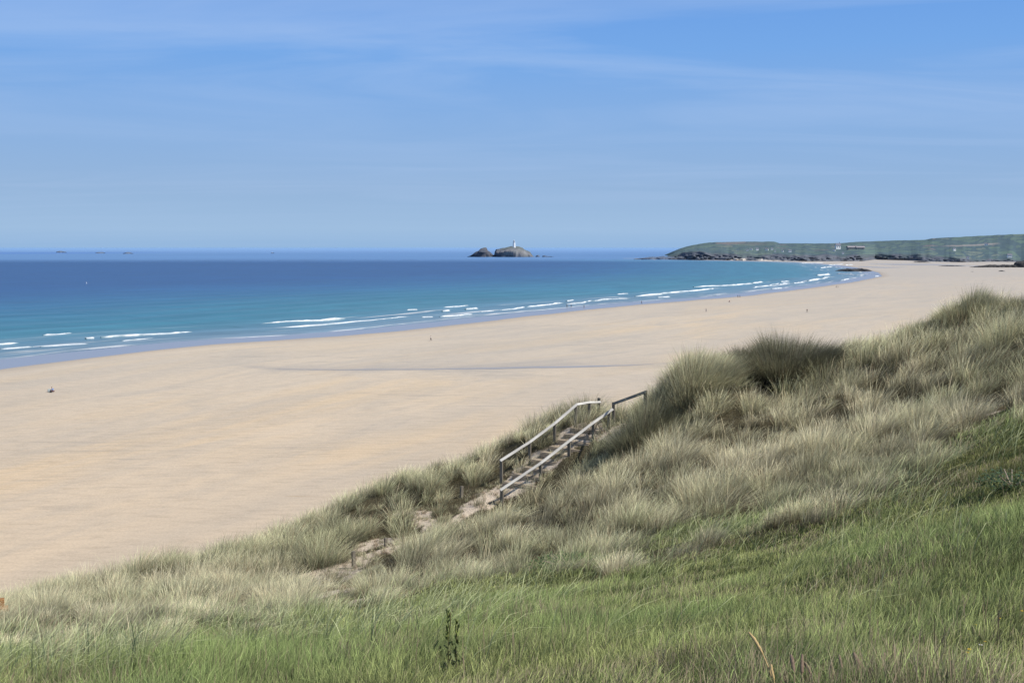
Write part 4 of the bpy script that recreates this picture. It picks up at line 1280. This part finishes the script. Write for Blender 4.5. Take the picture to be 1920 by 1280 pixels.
# timber steps
for i, (px, py, Y, lab) in enumerate([(1098, 801, 46.9, 'topmost timber step'), (1086, 812, 46.6, 'second timber step from the top'), (1074, 822, 46.3, 'third timber step from the top'), (1058, 834, 46.0, 'fourth timber step from the top'),
                                      (1042, 847, 45.8, 'fifth timber step from the top'), (1025, 860, 45.5, 'timber step just below the middle of the flight'), (1008, 873, 45.2, 'third timber step from the bottom'), (990, 887, 45.0, 'second timber step from the bottom'), (972, 901, 44.7, 'lowest timber step')]):
    c0 = at(px, py, Y); cz = ground([c0[0]], [c0[1]])[0] + 0.05
    dx, dy = 0.80, -0.60
    r = empty('timber_step', (c0[0], c0[1], cz), lab + ' of the beach stairway', 'step', 'timber steps of the beach stairway')
    hl_ = 0.82
    a = np.array((c0[0] - dx * hl_, c0[1] - dy * hl_, cz)); b = np.array((c0[0] + dx * hl_, c0[1] + dy * hl_, cz))
    beam('riser', a + (0, 0, -0.06), b + (0, 0, -0.06), 0.05, 0.22, wood_step, r, (c0[0], c0[1], cz), 0.008)
    n_ = np.array((0.6, 0.8, 0)) * 0.19
    beam('tread', a + n_ + (0, 0, 0.075), b + n_ + (0, 0, 0.075), 0.34, 0.04, wood_step, r, (c0[0], c0[1], cz), 0.006)


def lone_post(px, top, Y, label, w_=0.13):
    tp = at(px, top, Y); gz = ground([tp[0]], [tp[1]])[0]
    org = np.array([tp[0], tp[1], gz]); ft = org + (random.uniform(-.03, .03), 0, -0.3)
    bm = bmesh.new(); bm_box(bm, (0, 0, (tp[2] - gz - 0.3) / 2), w_, w_ * .8, tp[2] - gz + 0.3)
    bmesh.ops.bevel(bm, geom=bm.edges[:], offset=0.012, segments=2, affect='EDGES')
    o = bm_obj('wooden_post', bm, wood_grey); o.location = org; o.rotation_euler = (random.uniform(-.04, .04), random.uniform(-.04, .04), 0.6)
    tag(o, label, 'post', 'lone posts along the sandy path')


lone_post(663, 1033, 38.4, 'grey wooden post beside the bare sand patch, lowest on the slope')
lone_post(723.5, 1008, 40.6, 'grey wooden post midway up the sandy path')
lone_post(592, 1083, 35.5, 'dark stub of a wooden post on the lower edge of the bare sand patch')
lone_post(865, 911, 45.0, 'short grey wooden post nearest the foot of the steps')

# orange timber end at the left edge
tp = at(2, 1122, 24.0); gz = min(ground([tp[0]], [tp[1]])[0], tp[2] - 0.5)
org = np.array([tp[0] - 0.02, tp[1], gz])
bm = bmesh.new(); bm_box(bm, (0, 0, (tp[2] - gz) / 2), 0.17, 0.17, tp[2] - gz)
bm_box(bm, (0.06, -0.03, (tp[2] - gz) * 0.62), 0.20, 0.24, 0.08)
o = bm_obj('timber_post', bm, wood_orange, bevel=0.012); o.location = org; o.rotation_euler = (0, 0, 0.45)
tag(o, 'orange brown timber post cut off by the left edge above the grass', 'post')

# ------------------------------------------------------------------ leafy weeds and flowers
leaf_dark = blade_mat('dark_leaf', 0.2, 0.5, 0.3)


def leaf_shape(p, d, up, L, w_, c_, V, Fc, Cc):
    """a pointed six-vertex leaf"""
    d = np.array(d, float); d /= np.linalg.norm(d); s_ = np.cross(d, up); s_ /= max(np.linalg.norm(s_), 1e-6)
    b = len(V)
    for f_, ww, dz in ((0, 0, 0), (.3, .5, 0.02), (.3, -.5, 0.02), (.7, .4, -.02), (.7, -.4, -.02), (1, 0, -.12)):
        V.append(p + d * L * f_ + s_ * w_ * ww + np.array((0, 0, dz * L))); Cc.append(c_ * (0.8 + 0.4 * f_))
    Fc += [(b, b + 1, b + 2), (b + 1, b + 3, b + 4), (b + 1, b + 4, b + 2), (b + 3, b + 5, b + 4)]


def shrub(px, py, Y, w_, h_, n, label, name='leafy_shrub', cat='shrub', colr=(0.05, 0.085, 0.03)):
    p = at(px, py, Y); c0 = np.array([p[0], p[1], ground([p[0]], [p[1]])[0]])
    r = empty(name, c0, label, cat)
    V, Fc, Cc = [], [], []
    for i in range(n):
        a_ = random.uniform(0, 6.28); e_ = random.uniform(0.05, 1.0); rr = (random.random() ** 0.4)
        q = np.array((math.cos(a_) * w_ * rr * math.sqrt(1 - e_ * e_ * .8), math.sin(a_) * w_ * rr * math.sqrt(1 - e_ * e_ * .8), h_ * e_ * rr * random.uniform(.7, 1.1)))
        d = np.array((math.cos(a_) + random.uniform(-.8, .8), math.sin(a_) + random.uniform(-.8, .8), random.uniform(-.2, .9)))
        leaf_shape(q, d, np.array((random.uniform(-.4, .4), random.uniform(-.4, .4), 1)), random.uniform(.03, .065), random.uniform(.018, .035), np.array(colr) * random.uniform(.6, 1.7), V, Fc, Cc)
    me = np_mesh('foliage', np.array(V), np.array(Fc)); attr_col(me, 'col', np.array(Cc)); link_mesh('foliage', me, leaf_dark, r)
    bm = bmesh.new()
    for i in range(9):
        a_ = random.uniform(0, 6.28)
        q = Vector((math.cos(a_) * w_ * .6, math.sin(a_) * w_ * .6, h_ * .8)); R_ = q.to_track_quat('Z', 'Y').to_matrix()
        bm_box(bm, q / 2, .012, .012, q.length, R_)
    bm_obj('stem', bm, wood_step, r)


shrub(1898, 906, 15.5, 0.50, 0.26, 800, 'dark leafy bramble at the right edge of the green turf')
shrub(1068, 1060, 21.0, 0.85, 0.24, 1300, 'low dark green bramble where the marram meets the green turf', colr=(0.06, 0.10, 0.03))


def dock(px, pyb, Y, hpx, label):
    p = at(px, pyb, Y); gz = ground([p[0]], [p[1]])[0]
    c0 = np.array([p[0], p[1], gz]); hh_ = hpx * Y / F
    r = empty('dock_plant', c0, label, 'plant')
    for k, (dx, f_) in enumerate(((0, 1.0), (0.075, 0.82))):
        V, Fc, Cc = [], [], []
        cur = np.array((dx, 0.0, -0.05))
        pts = [cur]
        for s_ in range(8):
            cur = cur + np.array((random.uniform(-.008, .008), random.uniform(-.008, .008), (hh_ * f_ + .05) / 8)); pts.append(cur)
        bm = bmesh.new()
        for a_, b_ in zip(pts, pts[1:]):
            d = Vector(b_ - a_); bm_box(bm, (a_ + b_) / 2, .007, .007, d.length * 1.05, d.to_track_quat('Z', 'Y').to_matrix())
        bm_obj('stem', bm, leaf_stem, r)
        # narrow yellow green spike leaves above, drooping dark leaves below
        for s_ in range(46):
            u = random.uniform(.5, 1.02); q = np.array((dx, 0, hh_ * f_ * u)); a_ = random.uniform(0, 6.28)
            leaf_shape(q, (math.cos(a_) * .45, math.sin(a_) * .45, 1), np.array((math.sin(a_), -math.cos(a_), .2)), random.uniform(.03, .06), .014, np.array((0.20, 0.24, 0.06)) * random.uniform(.6, 1.3), V, Fc, Cc)
        for s_ in range(14):
            u = random.uniform(.05, .62); q = np.array((dx, 0, hh_ * f_ * u)); a_ = random.uniform(0, 6.28); d1_ = np.array((math.cos(a_), math.sin(a_), .5)); L = random.uniform(.05, .09)
            leaf_shape(q, d1_, np.array((0, 0, 1.)), L, .022, np.array((0.10, 0.125, 0.04)) * random.uniform(.6, 1.4), V, Fc, Cc)
            leaf_shape(q + d1_ / np.linalg.norm(d1_) * L * .85, (math.cos(a_), math.sin(a_), -1.3), np.array((math.cos(a_), math.sin(a_), 1.)), L * .9, .025, np.array((0.10, 0.125, 0.04)) * random.uniform(.6, 1.4), V, Fc, Cc)
        me = np_mesh('leaves', np.array(V), np.array(Fc)); attr_col(me, 'col', np.array(Cc)); link_mesh('leaves', me, leaf_dark, r)


leaf_stem = simple_mat('plant_stem', (0.15, 0.14, 0.055), 0.7, 0.2)
dock(840, 1268, 8.2, 120, 'dark tall dock weed with two stems standing in the foreground turf')

yellow_m = simple_mat('yellow_petal', (0.80, 0.55, 0.02), 0.6, 0.2, 0.1)
white_petal = simple_mat('white_petal', (0.75, 0.75, 0.70), 0.6, 0.2, 0.05)
fcentre = simple_mat('flower_centre', (0.55, 0.30, 0.02), 0.7, 0.2, 0.1)


def flower(px, py, Y, rpx, label, mat=yellow_m, name='yellow_flower', cat='flower', group='yellow flowers in the grass'):
    hd = at(px, py, Y); gz = ground([hd[0]], [hd[1]])[0]
    if hd[2] < gz + 0.06: hd[2] = gz + 0.06
    r = empty(name, (hd[0], hd[1], gz), label, cat, group)
    h_ = hd[2] - gz; R = rpx * Y / F
    bm = bmesh.new(); bm_lathe(bm, [(0.004, -0.03), (0.003, h_ * .98)], 6); bm_obj('stem', bm, leaf_stem, r)
    bm = bmesh.new()
    for k in range(9):
        a_ = k * 2 * math.pi / 9
        v = [bm.verts.new((math.cos(a_ + da) * R * f_, math.sin(a_ + da) * R * f_ - 0.0, h_ + dz * R)) for da, f_, dz in ((-.08, .2, 0), (-.28, .75, .10), (0, 1.0, .02), (.28, .75, .10), (.08, .2, 0))]
        bm.faces.new(v)
    ob = bm_obj('petals', bm, mat, r)
    bm = bmesh.new(); bm_lathe(bm, [(R * .32, h_ - .1 * R), (R * .34, h_ + .12 * R), (R * .15, h_ + .25 * R)], 8); bm_obj('centre', bm, fcentre, r)


for q in [(1816, 1249, 6.4, 5, 'bright yellow flower at the lower right, upper of a close pair'), (1813, 1258, 6.3, 4.5, 'bright yellow flower at the lower right, lower of a close pair'),
          (1845, 1254, 6.6, 3, 'dull yellow flower just right of the close pair at the lower right'), (1828, 1212, 7.4, 3, 'small yellow flower left of a loose row above the bright pair'), (1872, 1207, 7.5, 3.2, 'small yellow flower in the middle of a loose row near the right edge'),
          (1914, 1203, 7.6, 3.4, 'yellow flower at the right edge of the picture'), (1486, 692, 41.0, 2.2, 'yellow flower at the foot of the tall dark round tussock'), (1674, 802, 32.0, 2.2, 'yellow flower among pale marram on the right slope, upper one'), (1680, 822, 31.0, 2.0, 'yellow flower among pale marram on the right slope, lower one'),
          (1587, 797, 32.5, 2.0, 'yellow flower in the marram left of the right slope pair')]:
    flower(*q)
flower(1837, 1256, 6.5, 4, 'white flower right of the bright yellow pair at the lower right', white_petal, 'white_flower', 'flower', 'white flowers at the lower right')
flower(1822, 1266, 6.2, 4, 'white flower below the bright yellow pair at the lower right', white_petal, 'white_flower', 'flower', 'white flowers at the lower right')

# flowering grass stalks close to the camera
stalk_brown = simple_mat('brown_stalk', (0.20, 0.145, 0.105), 0.8, 0.1, 0.3, 60)
stalk_straw = simple_mat('straw_stalk', (0.50, 0.36, 0.17), 0.7, 0.2, 0.2, 60)


def stalk(pts, Y, w_, label, mat, group):
    """pts: picture points from the foot up"""
    P = [at(px, py, Y + 0.06 * i) for i, (px, py) in enumerate(pts)]
    gz = ground([P[0][0]], [P[0][1]])[0]
    foot = P[0].copy(); foot[2] = min(gz - 0.02, foot[2]) if foot[2] - gz < 0.35 else foot[2] - 0.3
    org = foot.copy(); P = [foot] + P
    def tube(Q, ws):
        bm = bmesh.new(); rings = []
        for i, q in enumerate(Q):
            d = Q[min(i + 1, len(Q) - 1)] - Q[max(i - 1, 0)]; d = Vector(d).normalized(); s1 = d.cross(Vector((0, 1, .1))).normalized(); s2 = d.cross(s1)
            rings.append([bm.verts.new(Vector(q - org) + (s1 * math.cos(k * math.pi / 3) + s2 * math.sin(k * math.pi / 3)) * ws[i]) for k in range(6)])
        for a_, b_ in zip(rings, rings[1:]):
            for k in range(6): bm.faces.new((a_[k], a_[(k + 1) % 6], b_[(k + 1) % 6], b_[k]))
        bm.faces.new(rings[0][::-1]); bm.faces.new(rings[-1])
        return bm
    r = empty('grass_stalk', org, label, 'grass stalk', group)
    n = len(P); kk = max(1, n - 3)
    bm_obj('stem', tube(P[:kk + 1], [w_ * .45] * (kk + 1)), mat, r, shade=True)
    hd = []
    Q = P[kk:]
    for i in range(len(Q) - 1):
        for s_ in range(5): hd.append(Q[i] + (Q[i + 1] - Q[i]) * s_ / 5)
    hd.append(Q[-1]); m_ = len(hd)
    bm_obj('seed_head', tube(hd, [w_ * (0.45 + 0.75 * math.sin(math.pi * min(1, (i + .6) / m_)) ** .6) * random.uniform(.8, 1.2) for i in range(m_)]), mat, r, shade=True)


stalk([(1450, 1284), (1443, 1255), (1430, 1225), (1416, 1200), (1404, 1185)], 5.9, 0.0085, 'tall pale straw stalk leaning left at the bottom right', stalk_straw, 'straw stalks at the bottom right')
stalk([(1454, 1290), (1451, 1272), (1447, 1255), (1446, 1245)], 5.8, 0.0075, 'short straw stalk right of the tall leaning one', stalk_straw, 'straw stalks at the bottom right')
for i, (p, lb) in enumerate([
        ([(1490, 1284), (1489, 1262), (1486, 1240), (1483, 1227)], 'brown seed head leaning left, leftmost of the bottom right cluster'),
        ([(1526, 1284), (1521, 1264), (1515, 1250), (1508, 1240)], 'brown seed head bowed left, second from left in the cluster'),
        ([(1505, 1284), (1504, 1262), (1504, 1246), (1504, 1226)], 'thin upright brown seed head behind the bowed one'),
        ([(1563, 1284), (1561, 1268), (1560, 1253), (1558, 1240)], 'short brown seed head in the middle of the bottom right cluster'),
        ([(1579, 1284), (1579, 1262), (1577, 1244), (1573, 1227)], 'upright brown seed head just right of the middle of the cluster'),
        ([(1603, 1284), (1606, 1258), (1608, 1240), (1601, 1224)], 'thick dark seed head with a tip curling left'),
        ([(1640, 1284), (1646, 1262), (1653, 1242), (1659, 1224)], 'thick dark seed head leaning right, rightmost of the cluster'),
        ([(1620, 1290), (1619, 1270), (1619, 1255), (1620, 1247)], 'short pale seed head between the two thick dark ones'),
        ([(1478, 1290), (1473, 1276), (1466, 1268), (1461, 1262)], 'low brown seed head leaning left beside the straw stalks')]):
    stalk(p, 5.75 + 0.03 * i, 0.0095 if i not in (5, 6) else 0.0135, lb, stalk_brown, 'brown seed heads at the bottom right')

# ------------------------------------------------------------------ people on the beach
def clothmat(name, c_): return simple_mat(name, c_, 0.85, 0.1, 0.08, 8)


skin_m = clothmat('skin', (0.42, 0.27, 0.20))
hair_m = clothmat('hair', (0.06, 0.045, 0.035))


def skin_mesh(name, verts, edges, radii, mat, parent, root=0, sub=1):
    me = bpy.data.meshes.new(name); me.from_pydata([tuple(map(float, v)) for v in verts], edges, []); me.update()
    o = bpy.data.objects.new(name, me); C.objects.link(o)
    md = o.modifiers.new('skin', 'SKIN')
    for i, r_ in enumerate(radii):
        me.skin_vertices[0].data[i].radius = (r_, r_) if np.isscalar(r_) else r_
        me.skin_vertices[0].data[i].use_root = (i == root)
    s_ = o.modifiers.new('sub', 'SUBSURF'); s_.levels = sub; s_.render_levels = sub
    dg = bpy.context.evaluated_depsgraph_get()
    m2 = bpy.data.meshes.new_from_object(o.evaluated_get(dg)); m2.name = name
    m2.polygons.foreach_set('use_smooth', np.ones(len(m2.polygons), bool))
    bpy.data.objects.remove(o)
    return link_mesh(name, m2, mat, parent)


POSES = {
    'walk': dict(hip=(0, 0, .93), chest=(0, .02, 1.30), neck=(0, .02, 1.48), head=(0, .04, 1.64), kn=[(-.10, .16, .52), (.10, -.06, .50)], an=[(-.10, .22, .09), (.10, -.34, .13)], el=[(-.25, -.12, 1.14), (.25, .12, 1.14)], wr=[(-.26, -.08, .90), (.26, .28, .94)]),
    'stand': dict(hip=(0, 0, .93), chest=(0, .0, 1.30), neck=(0, 0, 1.48), head=(0, .02, 1.64), kn=[(-.11, .02, .50), (.11, .02, .50)], an=[(-.12, 0, .08), (.12, 0, .08)], el=[(-.27, -.02, 1.13), (.27, -.02, 1.13)], wr=[(-.27, .06, .88), (.27, .06, .88)]),
    'crouch': dict(hip=(0, -.10, .30), chest=(0, .10, .66), neck=(0, .20, .82), head=(0, .28, .96), kn=[(-.18, .42, .48), (.18, .40, .46)], an=[(-.16, .30, .08), (.18, .28, .08)], el=[(-.30, .30, .52), (.30, .32, .50)], wr=[(-.26, .52, .36), (.24, .54, .34)]),
}


def person(px, py, pose, rz, label, top, bottom, group='people on the beach', sc=1.0):
    g_ = atz(px, py); d_, s_ = shore(g_[None, :2]); g_[2] = max(beach_z(d_, s_)[0], SEA_Z - 0.1)
    r = empty('person', g_, label, 'person', group)
    q = POSES[pose]; v3 = lambda a: np.array(a, float)
    hip, chest, neck, head = map(v3, (q['hip'], q['chest'], q['neck'], q['head']))
    V = [hip, (hip + chest) / 2, chest, neck, head - (0, 0, .04), head + (0, 0, .07)]; E = [(0, 1), (1, 2), (2, 3), (3, 4), (4, 5)]; R = [(.15, .11), (.14, .10), (.17, .11), .06, (.085, .10), (.08, .095)]
    for s2, (kn, an, el, wr) in enumerate(zip(q['kn'], q['an'], q['el'], q['wr'])):
        sg = -1 if s2 == 0 else 1
        b = len(V); V += [hip + (sg * .10, 0, -.05), v3(kn), v3(an), v3(an) + (0, .17, -.05)]; E += [(0, b), (b, b + 1), (b + 1, b + 2), (b + 2, b + 3)]; R += [.095, .062, .042, .035]
        b = len(V); sh_ = chest + (sg * .19, 0, .10); V += [sh_, v3(el), v3(wr)]; E += [(2, b), (b, b + 1), (b + 1, b + 2)]; R += [.062, .045, .032]
        dirn = (v3(wr) - v3(el)); dirn /= np.linalg.norm(dirn)
        side = np.array((0, 1, 0.)) if abs(dirn[1]) < .8 else np.array((1., 0, 0))
        pm = len(V); V.append(v3(wr) + dirn * .08); E.append((b + 2, pm)); R.append((.036, .022))
        for f_ in range(4):
            k = len(V); V.append(V[pm] + dirn * (.075 + .012 * (f_ in (1, 2))) + side * (.03 * (f_ - 1.5) / 1.5)); E.append((pm, k)); R.append(.009)
        k = len(V); V.append(v3(wr) + dirn * .07 + side * .06); E.append((b + 2, k)); R.append(.010)
    skin_mesh('body', V, E, R, skin_m, r)
    skin_mesh('hair', [head + (0, -.03, .02), head + (0, -.02, .10), head + (0, .03, .135)], [(0, 1), (1, 2)], [.085, .085, .06], hair_m, r)
    T = [hip + (0, 0, .06), (hip + chest) / 2, chest + (0, 0, .04), chest + (0, 0, .12)]; TE = [(0, 1), (1, 2), (2, 3)]; TR = [(.17, .13), (.165, .12), (.185, .125), (.13, .10)]
    for s2, el in enumerate(q['el']):
        sg = -1 if s2 == 0 else 1; b = len(T); T += [chest + (sg * .19, 0, .10), v3(el), v3(el) * .4 + v3(q['wr'][s2]) * .6]; TE += [(2, b), (b, b + 1), (b + 1, b + 2)]; TR += [.076, .058, .048]
    skin_mesh('shirt', T, TE, TR, top, r)
    T = [hip + (0, 0, .04)]; TE = []; TR = [(.168, .128)]
    for s2, (kn, an) in enumerate(zip(q['kn'], q['an'])):
        sg = -1 if s2 == 0 else 1; b = len(T); T += [hip + (sg * .10, 0, -.05), v3(kn), v3(an) + (0, 0, .04)]; TE += [(0, b), (b, b + 1), (b + 1, b + 2)]; TR += [.112, .078, .062]
    skin_mesh('trousers', T, TE, TR, bottom, r)
    r.rotation_euler = (0, 0, rz); r.scale = (sc, sc, sc)
    return r, g_


blue_c = clothmat('blue_cloth', (0.20, 0.27, 0.46)); maroon_c = clothmat('maroon_cloth', (0.12, 0.05, 0.07)); dark_c = clothmat('dark_cloth', (0.05, 0.045, 0.05)); white_c = clothmat('white_cloth', (0.68, 0.66, 0.64)); grey_c = clothmat('grey_cloth', (0.18, 0.17, 0.19)); red_c = clothmat('red_cloth', (0.30, 0.10, 0.09))
_, gp = person(99.5, 736.3, 'crouch', 1.3, 'person in a blue top crouching beside bags on the left of the beach', blue_c, maroon_c, sc=1.12)
person(808, 639.4, 'walk', 1.4, 'person in a white top and dark bottoms walking alone on open sand', white_c, dark_c)
PEO = [(1063, 576.2, 'stand', 'person standing in the shallows, left of a pair at the water edge', dark_c, dark_c), (1071, 575.8, 'walk', 'person walking in the shallows, right of a pair at the water edge', grey_c, dark_c),
       (1095, 577.2, 'walk', 'person on the wet sand just right of the pair in the shallows', grey_c, grey_c), (1203, 569.6, 'walk', 'lone dark person on the wet sand midway along the shore', dark_c, dark_c),
       (1383.5, 557.8, 'walk', 'left person of a pair strolling on dry sand near the water', dark_c, maroon_c), (1387.3, 557.8, 'walk', 'right person of a pair strolling on dry sand near the water', grey_c, dark_c),
       (1367, 566.6, 'crouch', 'person sitting low on the sand below the strolling pair', red_c, grey_c), (1324, 585.4, 'walk', 'pale person on open sand well inland of the strolling pair', grey_c, grey_c),
       (1513, 586.4, 'walk', 'lone dark person far inland on the grey sand at the right', dark_c, dark_c), (1568, 539.6, 'walk', 'left person of the farthest pair near the bend of the shore', dark_c, dark_c), (1571.2, 539.6, 'stand', 'right person of the farthest pair near the bend of the shore', grey_c, dark_c)]
for i, (px, py, po, lb, tc_, bc_) in enumerate(PEO):
    person(px, py, po, random.uniform(0.8, 2.0) * (1 if i % 2 else -1), lb, tc_, bc_, sc=1.05)

# bags next to the crouching person
def bag(px, py, w_, h_, mat, label, name, grp):
    g_ = atz(px, py); d_, s_ = shore(g_[None, :2]); g_[2] = beach_z(d_, s_)[0]
    r = empty(name, g_, label, 'bag', grp)
    bm = bmesh.new(); vs = bm_box(bm, (0, 0, h_ / 2), w_, w_ * .6, h_)
    bmesh.ops.subdivide_edges(bm, edges=bm.edges[:], cuts=3, use_grid_fill=True)
    for v in bm.verts:
        u = v.co.z / h_; k = 1.0 - 0.35 * u ** 2 - 0.08 * (u < .01); v.co.x *= k; v.co.y *= k
        v.co += Vector((random.uniform(-.02, .02), random.uniform(-.02, .02), random.uniform(-.01, .01)))
    bm_obj('body', bm, mat, r, shade=True)
    bm = bmesh.new(); 
    pts = [Vector((w_ * .25 * math.cos(a_), 0, h_ * .95 + w_ * .25 * math.sin(a_))) for a_ in np.linspace(0, math.pi, 9)]
    for a_, b_ in zip(pts, pts[1:]):
        d = b_ - a_; bm_box(bm, (a_ + b_) / 2, .035, .035, d.length * 1.1, d.to_track_quat('Z', 'Y').to_matrix())
    bm_obj('handle', bm, mat, r)


bag(92.3, 736.0, 0.62, 0.72, clothmat('pale_bag', (0.50, 0.55, 0.52)), 'pale grey green beach bag left of the crouching person', 'beach_bag', None)
bag(95.6, 736.6, 0.34, 0.40, dark_c, 'small black bag between the pale bag and the crouching person', 'rucksack', None)

print('objects', len(bpy.data.objects))
